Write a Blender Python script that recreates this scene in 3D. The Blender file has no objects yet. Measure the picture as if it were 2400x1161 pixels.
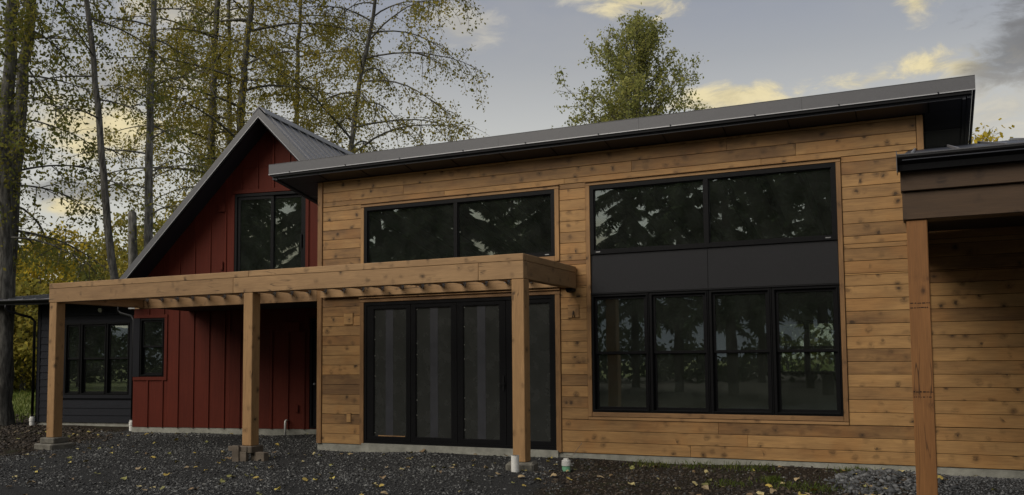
import bpy, math, random
import numpy as np
from mathutils import Matrix, Vector

# ------------------------------------------------------------------ camera, sky, sun, exposure
sc = bpy.context.scene
COL = sc.collection
CAMP = Vector((10.2979, -13.4454, 1.4819))
cam_data = bpy.data.cameras.new('camera')
cam = bpy.data.objects.new('camera', cam_data)
COL.objects.link(cam)
YAW, PIT, ROL = 0.4388, 0.067, -0.0084
fx = Vector((-math.sin(YAW), math.cos(YAW), 0)); rx = Vector((math.cos(YAW), math.sin(YAW), 0)); uz = Vector((0, 0, 1))
fw = fx * math.cos(PIT) + uz * math.sin(PIT); up = uz * math.cos(PIT) - fx * math.sin(PIT)
r2 = rx * math.cos(ROL) + up * math.sin(ROL); u2 = up * math.cos(ROL) - rx * math.sin(ROL)
cam.matrix_world = Matrix(((r2.x, u2.x, -fw.x, CAMP.x), (r2.y, u2.y, -fw.y, CAMP.y), (r2.z, u2.z, -fw.z, CAMP.z), (0, 0, 0, 1)))
cam_data.sensor_fit = 'HORIZONTAL'; cam_data.sensor_width = 36
cam_data.lens = 2090.12 / 2400 * 36
cam_data.shift_y = 124.33 / 2400
cam_data.clip_start = 0.1; cam_data.clip_end = 6000
sc.camera = cam
sc.view_settings.view_transform = 'Standard'; sc.view_settings.look = 'None'
sc.view_settings.gamma = 1; sc.view_settings.use_curve_mapping = False
sc.view_settings.exposure = 0.35
sc.cycles.max_bounces = 7; sc.cycles.diffuse_bounces = 3; sc.cycles.glossy_bounces = 3; sc.cycles.transparent_max_bounces = 10
sc.cycles.use_denoising = True

SUN_AZ, SUN_EL = -150.0, 41.0      # degrees clockwise from +Y, height
world = bpy.data.worlds.new('World'); sc.world = world; world.use_nodes = True


class N:
    """small node-graph helper"""
    def __init__(s, tree): s.t = tree; s.n = tree.nodes; s.l = tree.links
    def node(s, kind, **kw):
        n = s.n.new(kind)
        for k, v in kw.items(): setattr(n, k, v)
        return n
    def put(s, sock, v):
        if v is None: return
        if isinstance(v, bpy.types.NodeSocket): s.l.new(v, sock)
        else:
            try: sock.default_value = v
            except Exception: sock.default_value = (v[0], v[1], v[2], 1) if len(v) == 3 else v
    def m(s, op, a, b=None, c=None, clamp=False):
        n = s.node('ShaderNodeMath', operation=op, use_clamp=clamp)
        s.put(n.inputs[0], a); s.put(n.inputs[1], b); s.put(n.inputs[2], c)
        return n.outputs[0]
    def vm(s, op, a, b=None):
        n = s.node('ShaderNodeVectorMath', operation=op); s.put(n.inputs[0], a); s.put(n.inputs[1], b)
        return n.outputs[0]
    def sep(s, v):
        n = s.node('ShaderNodeSeparateXYZ'); s.put(n.inputs[0], v); return n.outputs
    def comb(s, x, y, z):
        n = s.node('ShaderNodeCombineXYZ'); s.put(n.inputs[0], x); s.put(n.inputs[1], y); s.put(n.inputs[2], z); return n.outputs[0]
    def noise(s, v, scale, detail=4, rough=.55, dist=0):
        n = s.node('ShaderNodeTexNoise'); s.put(n.inputs['Vector'], v)
        n.inputs['Scale'].default_value = scale; n.inputs['Detail'].default_value = detail
        n.inputs['Roughness'].default_value = rough; n.inputs['Distortion'].default_value = dist
        return n.outputs[0]
    def vor(s, v, scale, feature='F1', rnd=1):
        n = s.node('ShaderNodeTexVoronoi', feature=feature); s.put(n.inputs['Vector'], v); n.inputs['Scale'].default_value = scale
        n.inputs['Randomness'].default_value = rnd
        return n.outputs
    def ramp(s, f, stops, interp='LINEAR'):
        n = s.node('ShaderNodeValToRGB'); n.color_ramp.interpolation = interp
        e = n.color_ramp.elements
        while len(e) < len(stops): e.new(.5)
        for el, (p, c) in zip(e, stops):
            el.position = p
            if not isinstance(c, (tuple, list)): c = (c, c, c)
            el.color = (c[0], c[1], c[2], 1)
        s.put(n.inputs[0], f); return n.outputs[0]
    def mix(s, f, a, b, kind='MIX'):
        n = s.node('ShaderNodeMix', data_type='RGBA', blend_type=kind)
        s.put(n.inputs[0], f); s.put(n.inputs[6], a); s.put(n.inputs[7], b); return n.outputs[2]
    def ss(s, v, a, b):
        n = s.node('ShaderNodeMapRange', interpolation_type='SMOOTHSTEP')
        s.put(n.inputs[0], v); n.inputs[1].default_value = a; n.inputs[2].default_value = b
        return n.outputs[0]


def build_world():
    g = N(world.node_tree)
    bg = g.n['Background']
    sky = g.node('ShaderNodeTexSky', sky_type='NISHITA', sun_disc=False)
    sky.sun_elevation = math.radians(SUN_EL); sky.sun_rotation = math.radians(SUN_AZ % 360)
    sky.dust_density = 2.0; sky.air_density = 1.0
    tc = g.node('ShaderNodeTexCoord').outputs['Generated']
    x, y, z = g.sep(tc)
    az = g.m('ARCTAN2', x, y); el = g.m('ARCSINE', g.m('MAXIMUM', g.m('MINIMUM', z, 1.0), -1.0))
    # thin high veil over the blue
    veil = g.ramp(g.m('MAXIMUM', z, 0.0), [(0.0, (5.4, 5.2, 4.5)), (0.16, (5.0, 4.85, 4.3)), (0.25, (4.5, 4.4, 4.05)), (0.32, (3.2, 3.2, 3.2)), (0.385, (2.4, 2.5, 2.85)), (1.0, (2.1, 2.3, 2.75))])
    cloudv = g.comb(g.m('MULTIPLY', az, 6.0), g.m('MULTIPLY', el, 13.0), 0.0)
    soft = g.noise(cloudv, 0.5, 5, .6)
    base = g.mix(0.84, sky.outputs[0], veil)
    base = g.mix(g.m('MULTIPLY', g.ss(soft, .42, .75), .3), base, (3.6, 3.5, 3.3, 1))
    nz = g.noise(cloudv, 3.2, 9, .66, .5)
    nz2 = g.noise(g.vm('ADD', cloudv, (7.3, 2.1, .4)), 1.15, 4, .55)
    nzz = g.m('ADD', g.m('MULTIPLY', g.m('SUBTRACT', nz, .5), 1.5), g.m('MULTIPLY', g.m('SUBTRACT', nz2, .5), 1.3))
    # scattered cumulus all round the sky
    gen = g.ss(g.m('ADD', g.noise(g.vm('ADD', cloudv, (31.7, 4.2, 0)), .55, 2, .5), g.m('MULTIPLY', nzz, .16)), .60, .72)
    gen = g.m('MULTIPLY', gen, g.ss(g.m('ABSOLUTE', g.m('ADD', az, 0.43)), .50, .75))     # the clouds of the view stand below
    yellow, grey = (6.4, 5.5, 3.4), (2.05, 2.0, 1.95)
    col = g.mix(g.m('MULTIPLY', gen, .8), base, g.mix(nz2, grey + (1,), yellow + (1,)))
    # single clouds: azimuth, elevation, half width, half height (radians), strength, colour
    for a, e, wa, we, st, c in CLOUDS:
        wa, we = wa * 1.2, we * 1.3
        q = g.m('ADD', g.m('POWER', g.m('DIVIDE', g.m('SUBTRACT', az, a), wa), 2.0), g.m('POWER', g.m('DIVIDE', g.m('SUBTRACT', el, e), we), 2.0))
        k = g.ss(g.m('ADD', g.m('SUBTRACT', 1.0, g.m('SQRT', q)), g.m('MULTIPLY', nzz, 1.7)), .0, .95)
        c2 = tuple(v * .8 for v in c)
        shade = g.mix(g.ss(nz, .38, .62), c2 + (1,), c + (1,))
        col = g.mix(g.m('MULTIPLY', k, st), col, shade)
    g.put(bg.inputs[0], col)
    bg.inputs[1].default_value = 0.1


YL, PY, GR, DG = (6.5, 5.6, 3.4), (5.2, 4.8, 3.9), (2.5, 2.45, 2.4), (1.5, 1.5, 1.55)
CLOUDS = [  # world directions
    (-.310, .388, .052, .022, .95, YL), (-.352, .392, .040, .012, .8, PY), (-.003, .352, .020, .015, .85, YL), (-.001, .336, .017, .012, .75, PY),
    (.006, .292, .062, .017, .95, YL), (-.053, .284, .045, .009, .9, YL), (-.185, .279, .070, .015, .95, YL),
    (.080, .245, .070, .034, .65, PY), (.086, .288, .060, .040, .75, DG), (.125, .318, .05, .03, .7, DG), (.105, .262, .05, .018, .5, GR),
    (-.892, .243, .062, .026, .95, YL), (-.835, .240, .062, .020, .9, YL), (-.875, .280, .040, .022, .6, GR), (-.904, .172, .065, .011, .6, DG),
    (-.898, .157, .026, .007, .9, YL), (-.81, .364, .09, .018, .8, PY), (-.49, .371, .035, .022, .5, PY), (-.889, .216, .022, .007, .9, YL), (-.80, .30, .05, .016, .5, PY)]
build_world()

sun_d = bpy.data.lights.new('sun', 'SUN'); sun_d.energy = 2.15; sun_d.angle = math.radians(46); sun_d.color = (1.0, 0.93, 0.83)
sun = bpy.data.objects.new('sun', sun_d); COL.objects.link(sun)
sa, se = math.radians(SUN_AZ), math.radians(SUN_EL)
SUNV = Vector((math.sin(sa) * math.cos(se), math.cos(sa) * math.cos(se), math.sin(se)))
sun.rotation_euler = SUNV.to_track_quat('Z', 'Y').to_euler()
sun.location = (0, -20, 20)

# ------------------------------------------------------------------ materials
def new_mat(name):
    m = bpy.data.materials.new(name); m.use_nodes = True
    g = N(m.node_tree); p = g.n['Principled BSDF']
    return m, g, p


def simple(name, col, rough=.5, metal=0, noise=0, nscale=8, spec=.5, bump=0, bscale=60):
    m, g, p = new_mat(name)
    geo = g.node('ShaderNodeNewGeometry').outputs['Position']
    if noise:
        n = g.noise(geo, nscale, 5, .6)
        c = g.mix(1.0, col + (1,), g.ramp(n, [(.25, 1 - noise), (.75, 1 + noise)]), 'MULTIPLY')
        g.put(p.inputs['Base Color'], c)
        g.put(p.inputs['Roughness'], g.m('ADD', rough - .08, g.m('MULTIPLY', n, .16)))
    else:
        p.inputs['Base Color'].default_value = col + (1,); p.inputs['Roughness'].default_value = rough
    p.inputs['Metallic'].default_value = metal; p.inputs['Specular IOR Level'].default_value = spec
    if bump:
        b = g.node('ShaderNodeBump'); b.inputs['Strength'].default_value = bump; b.inputs['Distance'].default_value = .01
        g.put(b.inputs['Height'], g.noise(geo, bscale, 4, .6)); g.put(p.inputs['Normal'], b.outputs[0])
    return m


def wood(name, axis, light, dark, stain=.5, knots=1.0, rough=.62, redden=0.0, cracks=0.0):
    """stained cedar/fir: grain along world axis, one tone per board, knots, blotchy stain"""
    m, g, p = new_mat(name)
    pos = g.node('ShaderNodeNewGeometry').outputs['Position']
    rnd = g.node('ShaderNodeObjectInfo').outputs['Random']
    x, y, z = g.sep(pos)
    o = {'x': (x, y, z), 'y': (y, x, z), 'z': (z, x, y)}[axis]
    r1 = g.m('MULTIPLY', rnd, 61.7)
    ga, aa, ba = g.m('ADD', o[0], r1), g.m('ADD', o[1], g.m('MULTIPLY', rnd, 17.3)), g.m('ADD', o[2], g.m('MULTIPLY', rnd, 23.9))
    iso = g.comb(ga, aa, ba)
    kn = g.noise(iso, 9.0, 3, .6); kn2 = g.noise(g.vm('ADD', iso, (4.1, 9.3, 2.2)), 9.0, 3, .6)
    kv = g.vor(g.vm('ADD', iso, g.comb(g.m('MULTIPLY', g.m('SUBTRACT', kn, .5), .09), g.m('MULTIPLY', g.m('SUBTRACT', kn2, .5), .09), g.m('MULTIPLY', g.m('SUBTRACT', kn2, .5), .09))), 6.2)
    kd = kv['Distance']
    kpres = g.m('LESS_THAN', g.sep(kv['Color'])[0], .62 * knots)
    kpres = g.m('MULTIPLY', kpres, g.m('GREATER_THAN', g.noise(iso, 1.9, 1), .36))
    krad = g.m('ADD', .45, g.m('MULTIPLY', g.sep(kv['Color'])[1], .9))
    near = g.m('MULTIPLY', g.ss(kd, .50, .06), kpres)
    # grain bends round the knots
    warp = g.m('MULTIPLY', near, .035)
    lv = g.comb(g.m('MULTIPLY', ga, 1.6), g.m('MULTIPLY', g.m('ADD', aa, warp), 34.0), g.m('MULTIPLY', g.m('ADD', ba, warp), 34.0))
    grain = g.noise(lv, 1.0, 4, .6, .4)
    fine = g.noise(g.comb(g.m('MULTIPLY', ga, 5.0), g.m('MULTIPLY', aa, 150.0), g.m('MULTIPLY', ba, 150.0)), 1.0, 2, .5)
    blot = g.noise(g.comb(g.m('MULTIPLY', ga, 1.3), g.m('MULTIPLY', aa, 5.0), g.m('MULTIPLY', ba, 5.0)), 1.0, 5, .62)
    tone = g.ramp(rnd, [(0, .0), (.16, .35), (.3, .75), (.6, .9), (.8, 1.0), (.9, .7), (1, .1)])
    f = g.m('ADD', g.m('MULTIPLY', tone, 1 - stain * .55), g.m('MULTIPLY', g.m('SUBTRACT', blot, .46), 2.6 * stain + .3), clamp=True)
    f = g.m('ADD', f, g.m('MULTIPLY', g.m('SUBTRACT', grain, .5), .75), clamp=True)
    c = g.mix(f, dark + (1,), light + (1,))
    if redden:
        c = g.mix(g.m('MULTIPLY', g.ss(g.noise(iso, 1.7, 2), .45, .7), redden), c, (light[0] * .9, light[1] * .66, light[2] * .42, 1))
    c = g.mix(1.0, c, g.ramp(fine, [(.3, .84), (.7, 1.08)]), 'MULTIPLY')
    # dark smear beside a knot and the knot itself
    c = g.mix(g.m('MULTIPLY', g.m('MULTIPLY', near, g.ss(grain, .30, .62)), .92), c, tuple(v * .45 for v in dark) + (1,))
    core = g.m('MULTIPLY', g.ss(g.m('DIVIDE', kd, krad), .165, .07), kpres)
    c = g.mix(g.m('MULTIPLY', core, .86), c, tuple(v * .28 for v in dark) + (1,))
    if cracks:
        cn = g.noise(g.comb(g.m('MULTIPLY', ga, .7), g.m('MULTIPLY', aa, 13.0), g.m('MULTIPLY', ba, 13.0)), 1.0, 1, .5)
        cm = g.m('MULTIPLY', g.ss(g.m('ABSOLUTE', g.m('SUBTRACT', cn, .5)), .012, .003), g.ss(g.noise(iso, 1.3, 2), .5, .6))
        c = g.mix(g.m('MULTIPLY', cm, cracks), c, tuple(v * .2 for v in dark) + (1,))
    g.put(p.inputs['Base Color'], c)
    g.put(p.inputs['Roughness'], g.m('ADD', rough - .1, g.m('MULTIPLY', grain, .2)))
    p.inputs['Specular IOR Level'].default_value = .35
    b = g.node('ShaderNodeBump'); b.inputs['Strength'].default_value = .35; b.inputs['Distance'].default_value = .004
    g.put(b.inputs['Height'], g.m('ADD', g.m('MULTIPLY', grain, .7), g.m('MULTIPLY', fine, .3)))
    g.put(p.inputs['Normal'], b.outputs[0])
    return m


M = {}
SL, SD = (.43, .246, .092), (.16, .085, .034)
M['siding'] = wood('stained_cedar_siding', 'x', SL, SD, .5, 1.0, redden=.25)
M['trim_x'] = wood('cedar_trim_horizontal', 'x', (.36, .205, .085), (.17, .09, .04), .5, .5)
M['trim_z'] = wood('cedar_trim_upright', 'z', (.38, .21, .08), (.19, .10, .04), .5, .5)
PLt, PDk = (.40, .245, .115), (.24, .14, .064)
M['perg_x'] = wood('pergola_timber_long', 'x', PLt, PDk, .5, .7, cracks=.8)
M['perg_y'] = wood('pergola_timber_cross', 'y', PLt, PDk, .5, .6, cracks=.8)
M['perg_z'] = wood('pergola_timber_post', 'z', (.40, .232, .10), (.23, .13, .054), .5, .6, cracks=.8)
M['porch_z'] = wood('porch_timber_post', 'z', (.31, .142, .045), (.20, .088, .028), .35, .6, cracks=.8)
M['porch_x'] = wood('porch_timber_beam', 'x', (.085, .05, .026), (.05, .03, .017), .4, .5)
M['old_wood'] = wood('weathered_cribbing', 'x', (.15, .12, .09), (.07, .055, .04), .6, .5)
M['rafter'] = wood('interior_rafter', 'y', (.10, .08, .05), (.06, .045, .03), .4, .4)
M['edge'] = simple('painted_edge_highlight', (.42, .42, .43), .35, .3)  # sky light caught by the bent lip, put into a lighter colour
M['metal'] = simple('grey_painted_metal', (.108, .108, .113), .38, 0, .10, 60, .5)
M['metal_dark'] = simple('charcoal_soffit_metal', (.022, .024, .032), .45, 0, .12, 20)
M['roofing'] = simple('grey_standing_seam', (.20, .20, .21), .36, .25, .08, 14)
M['black'] = simple('black_window_frame', (.006, .006, .0065), .42, 0, .1, 30, .14)
M['black_soft'] = simple('matt_black_paint', (.008, .008, .0085), .55, 0, .15, 12, .15)
M['spandrel'] = simple('charcoal_textured_panel', (.019, .019, .0205), .75, 0, .22, 55, .3, .6, 220)
M['lap'] = simple('slate_fibre_cement', (.014, .015, .019), .7, 0, .2, 9, .15, .4, 120)
M['lap_trim'] = simple('slate_trim', (.011, .0115, .0145), .7, 0, .12, 9, .15)
M['concrete'] = simple('foundation_concrete', (.27, .265, .225), .85, 0, .35, 5, .2, .8, 45)
M['block'] = simple('concrete_block', (.15, .14, .115), .9, 0, .4, 12, .2, 1, 50)
M['galv'] = simple('galvanised_steel', (.42, .42, .42), .35, .8, .25, 40)
M['pvc'] = simple('white_pvc', (.72, .71, .66), .4, 0, .08, 20)
M['pvc_green'] = simple('green_pvc', (.22, .50, .30), .5, 0, .12, 30)
M['drywall'] = simple('unfinished_interior_wall', (.5, .5, .44), .9, 0, .12, 3)
M['ply'] = simple('subfloor', (.10, .085, .06), .85, 0, .25, 4)
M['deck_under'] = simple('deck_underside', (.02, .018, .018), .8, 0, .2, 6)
M['paper'] = simple('paper_sticker', (.7, .7, .6), .7)
M['film_tape'] = simple('blue_grey_film_tape', (.028, .029, .034), .45, 0, .15, 5)


def red_mat():
    m, g, p = new_mat('barn_red_paint')
    pos = g.node('ShaderNodeNewGeometry').outputs['Position']; rnd = g.node('ShaderNodeObjectInfo').outputs['Random']
    x, y, z = g.sep(pos)
    n1 = g.noise(g.comb(g.m('MULTIPLY', x, 30), g.m('MULTIPLY', y, 30), g.m('MULTIPLY', z, 1.6)), 1, 4, .6)
    n2 = g.noise(pos, 1.4, 4, .6)
    c = g.mix(n2, (.08, .0135, .0068, 1), (.112, .019, .0092, 1))
    c = g.mix(1, c, g.ramp(n1, [(.3, .86), (.7, 1.1)]), 'MULTIPLY')
    c = g.mix(1, c, g.ramp(rnd, [(0, .88), (1, 1.1)]), 'MULTIPLY')
    g.put(p.inputs['Base Color'], c); p.inputs['Roughness'].default_value = .65; p.inputs['Specular IOR Level'].default_value = .15
    b = g.node('ShaderNodeBump'); b.inputs['Strength'].default_value = .3; b.inputs['Distance'].default_value = .003
    g.put(b.inputs['Height'], n1); g.put(p.inputs['Normal'], b.outputs[0])
    return m


M['red'] = red_mat()


def glass_mat(name, tint, base, rough=0.0):
    m, g, p = new_mat(name)
    g.n.remove(p); out = g.n['Material Output']
    lw = g.node('ShaderNodeLayerWeight'); lw.inputs[0].default_value = .5
    f = g.m('ADD', base, g.m('MULTIPLY', g.m('POWER', lw.outputs['Facing'], 5.0), 1 - base))
    tr = g.node('ShaderNodeBsdfTransparent'); tr.inputs[0].default_value = tint + (1,)
    gl = g.node('ShaderNodeBsdfGlossy'); gl.inputs['Roughness'].default_value = rough; gl.inputs[0].default_value = (.93, 1, .97, 1)
    pos = g.node('ShaderNodeNewGeometry').outputs['Position']
    b = g.node('ShaderNodeBump'); b.inputs['Strength'].default_value = .012; b.inputs['Distance'].default_value = .05
    g.put(b.inputs['Height'], g.noise(pos, 1.6, 2, .5)); g.put(gl.inputs['Normal'], b.outputs[0])
    mx = g.node('ShaderNodeMixShader'); g.put(mx.inputs[0], f); g.l.new(tr.outputs[0], mx.inputs[1]); g.l.new(gl.outputs[0], mx.inputs[2])
    df = g.node('ShaderNodeBsdfDiffuse'); df.inputs[0].default_value = (.5, .54, .48, 1)       # grey haze mixed into the glass colour to lift the dark panes
    m2 = g.node('ShaderNodeMixShader'); g.put(m2.inputs[0], g.ramp(g.noise(pos, 3.0, 5, .6), [(.3, .006), (.7, .022)]))
    g.l.new(mx.outputs[0], m2.inputs[1]); g.l.new(df.outputs[0], m2.inputs[2])
    g.l.new(m2.outputs[0], out.inputs[0])
    return m


M['glass'] = glass_mat('window_glass', (.74, .78, .74), .17)


def film_mat():
    m, g, p = new_mat('filmed_door_glass')
    pos = g.node('ShaderNodeNewGeometry').outputs['Position']
    n = g.noise(pos, 2.2, 5, .65)
    g.put(p.inputs['Base Color'], g.mix(n, (.018, .019, .017, 1), (.040, .042, .038, 1)))
    g.put(p.inputs['Roughness'], g.ramp(g.noise(pos, 3.5, 4), [(.3, .16), (.7, .34)]))
    p.inputs['Specular IOR Level'].default_value = .55
    return m


M['film'] = film_mat()


def bark(name, c1, c2, scale=1.0):
    m, g, p = new_mat(name)
    pos = g.node('ShaderNodeNewGeometry').outputs['Position']; x, y, z = g.sep(pos)
    v = g.comb(g.m('MULTIPLY', x, 14 * scale), g.m('MULTIPLY', y, 14 * scale), g.m('MULTIPLY', z, 3.0 * scale))
    n = g.noise(v, 1, 6, .65); n2 = g.noise(pos, .8, 3)
    c = g.mix(g.ss(n, .35, .68), c1 + (1,), c2 + (1,)); c = g.mix(1, c, g.ramp(n2, [(.3, .7), (.7, 1.15)]), 'MULTIPLY')
    g.put(p.inputs['Base Color'], c); p.inputs['Roughness'].default_value = .9; p.inputs['Specular IOR Level'].default_value = .1
    b = g.node('ShaderNodeBump'); b.inputs['Strength'].default_value = .8; b.inputs['Distance'].default_value = .03
    g.put(b.inputs['Height'], n); g.put(p.inputs['Normal'], b.outputs[0])
    return m


M['bark'] = bark('cottonwood_bark', (.055, .052, .046), (.18, .172, .15))
M['bark_pale'] = bark('pale_alder_bark', (.085, .082, .073), (.27, .26, .235))
M['bark_dark'] = bark('dark_conifer_bark', (.03, .024, .018), (.08, .065, .05))


def leaf_mat(name, stops, trans=.45, tone=1.0):
    m, g, p = new_mat(name)
    g.n.remove(p); out = g.n['Material Output']
    geo = g.node('ShaderNodeNewGeometry')
    r = geo.outputs['Random Per Island']
    n = g.noise(geo.outputs['Position'], .55, 3, .5)
    f = g.m('ADD', g.m('MULTIPLY', r, .62), g.m('MULTIPLY', g.m('SUBTRACT', n, .28), .85), clamp=True)
    c = g.ramp(f, [(a, tuple(v * tone for v in b)) for a, b in stops])
    d = g.node('ShaderNodeBsdfDiffuse'); g.put(d.inputs[0], c)
    t = g.node('ShaderNodeBsdfTranslucent'); g.put(t.inputs[0], c)
    mx = g.node('ShaderNodeMixShader'); mx.inputs[0].default_value = trans
    g.l.new(d.outputs[0], mx.inputs[1]); g.l.new(t.outputs[0], mx.inputs[2]); g.l.new(mx.outputs[0], out.inputs[0])
    return m


OL, GRN, YEL, OCH = (.19, .19, .05), (.10, .14, .036), (.47, .37, .06), (.34, .275, .06)
M['leaf_green'] = leaf_mat('olive_green_foliage', [(0, GRN), (.45, OL), (.8, (.24, .21, .045)), (1, OCH)])
M['leaf_yellow'] = leaf_mat('yellow_autumn_foliage', [(0, (.15, .16, .045)), (.35, (.25, .23, .05)), (.7, OCH), (1, YEL)])
M['leaf_pale'] = leaf_mat('pale_olive_foliage', [(0, (.16, .185, .06)), (.5, (.28, .285, .09)), (1, (.44, .40, .12))])
M['leaf_gold'] = leaf_mat('golden_foliage', [(0, (.2, .185, .04)), (.4, (.42, .33, .045)), (1, (.66, .49, .055))])
M['leaf_far'] = leaf_mat('dull_green_foliage', [(0, (.07, .085, .03)), (.5, (.14, .145, .045)), (1, (.27, .235, .06))])
M['needle'] = leaf_mat('conifer_needles', [(0, (.045, .07, .03)), (.6, (.085, .12, .055)), (1, (.14, .17, .08))], .5)
M['grass'] = leaf_mat('meadow_grass', [(0, (.05, .075, .018)), (.6, (.10, .13, .03)), (1, (.22, .2, .07))], .3)
M['fallen'] = leaf_mat('fallen_leaf_yellow', [(0, (.17, .11, .04)), (.4, (.33, .25, .06)), (.75, (.42, .33, .10)), (1, (.22, .14, .05))], .1)

# ------------------------------------------------------------------ mesh helpers
class MB:
    def __init__(s, T=None): s.v = []; s.f = []; s.T = T
    def pt(s, p): return p if s.T is None else s.T(p)
    def hexa(s, P):
        """8 points: bottom ring 0-3 counter-clockwise, top ring 4-7"""
        b = len(s.v); s.v += [s.pt(p) for p in P]
        s.f += [(b + 3, b + 2, b + 1, b), (b + 4, b + 5, b + 6, b + 7)] + [(b + i, b + (i + 1) % 4, b + 4 + (i + 1) % 4, b + 4 + i) for i in range(4)]
        return s
    def box(s, x0, x1, y0, y1, z0, z1):
        return s.hexa([(x0, y0, z0), (x1, y0, z0), (x1, y1, z0), (x0, y1, z0), (x0, y0, z1), (x1, y0, z1), (x1, y1, z1), (x0, y1, z1)])
    def bbox(s, x0, x1, y0, y1, z0, z1, c=.006):
        """box with chamfered edges"""
        b = len(s.v); V = []
        for sx in (0, 1):
            for sy in (0, 1):
                for sz in (0, 1):
                    X, Y, Z = (x1 if sx else x0), (y1 if sy else y0), (z1 if sz else z0)
                    dx, dy, dz = (-c if sx else c), (-c if sy else c), (-c if sz else c)
                    V += [(X, Y + dy, Z + dz), (X + dx, Y, Z + dz), (X + dx, Y + dy, Z)]
        s.v += [s.pt(p) for p in V]
        I = lambda sx, sy, sz, k: b + ((sx * 2 + sy) * 2 + sz) * 3 + k
        F = []
        F += [[I(0, 0, 0, 0), I(0, 0, 1, 0), I(0, 1, 1, 0), I(0, 1, 0, 0)], [I(1, 0, 0, 0), I(1, 1, 0, 0), I(1, 1, 1, 0), I(1, 0, 1, 0)]]
        F += [[I(0, 0, 0, 1), I(1, 0, 0, 1), I(1, 0, 1, 1), I(0, 0, 1, 1)], [I(0, 1, 0, 1), I(0, 1, 1, 1), I(1, 1, 1, 1), I(1, 1, 0, 1)]]
        F += [[I(0, 0, 0, 2), I(0, 1, 0, 2), I(1, 1, 0, 2), I(1, 0, 0, 2)], [I(0, 0, 1, 2), I(1, 0, 1, 2), I(1, 1, 1, 2), I(0, 1, 1, 2)]]
        for p in (0, 1):
            for q in (0, 1):
                F.append([I(p, q, 0, 0), I(p, q, 0, 1), I(p, q, 1, 1), I(p, q, 1, 0)])
                F.append([I(p, 0, q, 0), I(p, 0, q, 2), I(p, 1, q, 2), I(p, 1, q, 0)])
                F.append([I(0, p, q, 1), I(0, p, q, 2), I(1, p, q, 2), I(1, p, q, 1)])
        for sx in (0, 1):
            for sy in (0, 1):
                for sz in (0, 1): F.append([I(sx, sy, sz, 0), I(sx, sy, sz, 1), I(sx, sy, sz, 2)])
        s.f += [tuple(f) for f in F]
        return s
    def poly(s, pts, y0, y1):
        """prism: polygon in (x, z), extruded from y0 to y1"""
        b = len(s.v); n = len(pts)
        s.v += [s.pt((p[0], y0, p[1])) for p in pts] + [s.pt((p[0], y1, p[1])) for p in pts]
        s.f += [tuple(range(b, b + n)), tuple(range(b + 2 * n - 1, b + n - 1, -1))]
        s.f += [(b + i, b + n + i, b + n + (i + 1) % n, b + (i + 1) % n) for i in range(n)]
        return s
    def tube(s, path, radii, n=10, cap=True):
        path = [Vector(s.pt(tuple(p))) for p in path]; b = len(s.v)
        if not isinstance(radii, (list, tuple)): radii = [radii] * len(path)
        for i, p in enumerate(path):
            d = (path[min(i + 1, len(path) - 1)] - path[max(i - 1, 0)]).normalized()
            a = d.orthogonal().normalized() if abs(d.z) < .9 else (Vector((1, 0, 0)) - d * d.x).normalized()
            c = d.cross(a)
            for k in range(n):
                t = 2 * math.pi * k / n; s.v.append(tuple(p + (a * math.cos(t) + c * math.sin(t)) * radii[i]))
        for i in range(len(path) - 1):
            for k in range(n):
                s.f.append((b + i * n + k, b + i * n + (k + 1) % n, b + (i + 1) * n + (k + 1) % n, b + (i + 1) * n + k))
        if cap:
            s.f.append(tuple(range(b + n - 1, b - 1, -1))); e = b + (len(path) - 1) * n; s.f.append(tuple(range(e, e + n)))
        return s
    def obj(s, name, mat, parent=None, smooth=False, fix=True):
        me = bpy.data.meshes.new(name); me.from_pydata(s.v, [], s.f)
        if fix:
            import bmesh
            bm = bmesh.new(); bm.from_mesh(me); bmesh.ops.recalc_face_normals(bm, faces=bm.faces); bm.to_mesh(me); bm.free()
        if smooth: me.polygons.foreach_set('use_smooth', [True] * len(me.polygons))
        me.materials.append(M[mat] if isinstance(mat, str) else mat)
        o = bpy.data.objects.new(name, me); COL.objects.link(o)
        if parent: o.parent = parent
        return o


def np_obj(name, V, F, mat, parent=None, smooth=False):
    V = np.asarray(V, np.float32); F = np.asarray(F, np.int32)
    me = bpy.data.meshes.new(name); k = F.shape[1]
    me.vertices.add(len(V)); me.vertices.foreach_set('co', V.ravel())
    me.loops.add(F.size); me.loops.foreach_set('vertex_index', F.ravel())
    me.polygons.add(len(F)); me.polygons.foreach_set('loop_start', np.arange(0, F.size, k, dtype=np.int32))
    me.polygons.foreach_set('loop_total', np.full(len(F), k, np.int32))
    if smooth: me.polygons.foreach_set('use_smooth', np.ones(len(F), bool))
    me.update(calc_edges=True); me.validate()
    me.materials.append(M[mat])
    o = bpy.data.objects.new(name, me); COL.objects.link(o)
    if parent: o.parent = parent
    return o


def tag(o, label=None, cat=None, group=None, kind=None):
    if label: o['label'] = label
    if cat: o['category'] = cat
    if group: o['group'] = group
    if kind: o['kind'] = kind
    return o


def thing(name, label, cat, loc=(0, 0, 0), group=None):
    o = bpy.data.objects.new(name, None); o.empty_display_size = .2; COL.objects.link(o); o.location = loc
    return tag(o, label, cat, group)


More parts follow.
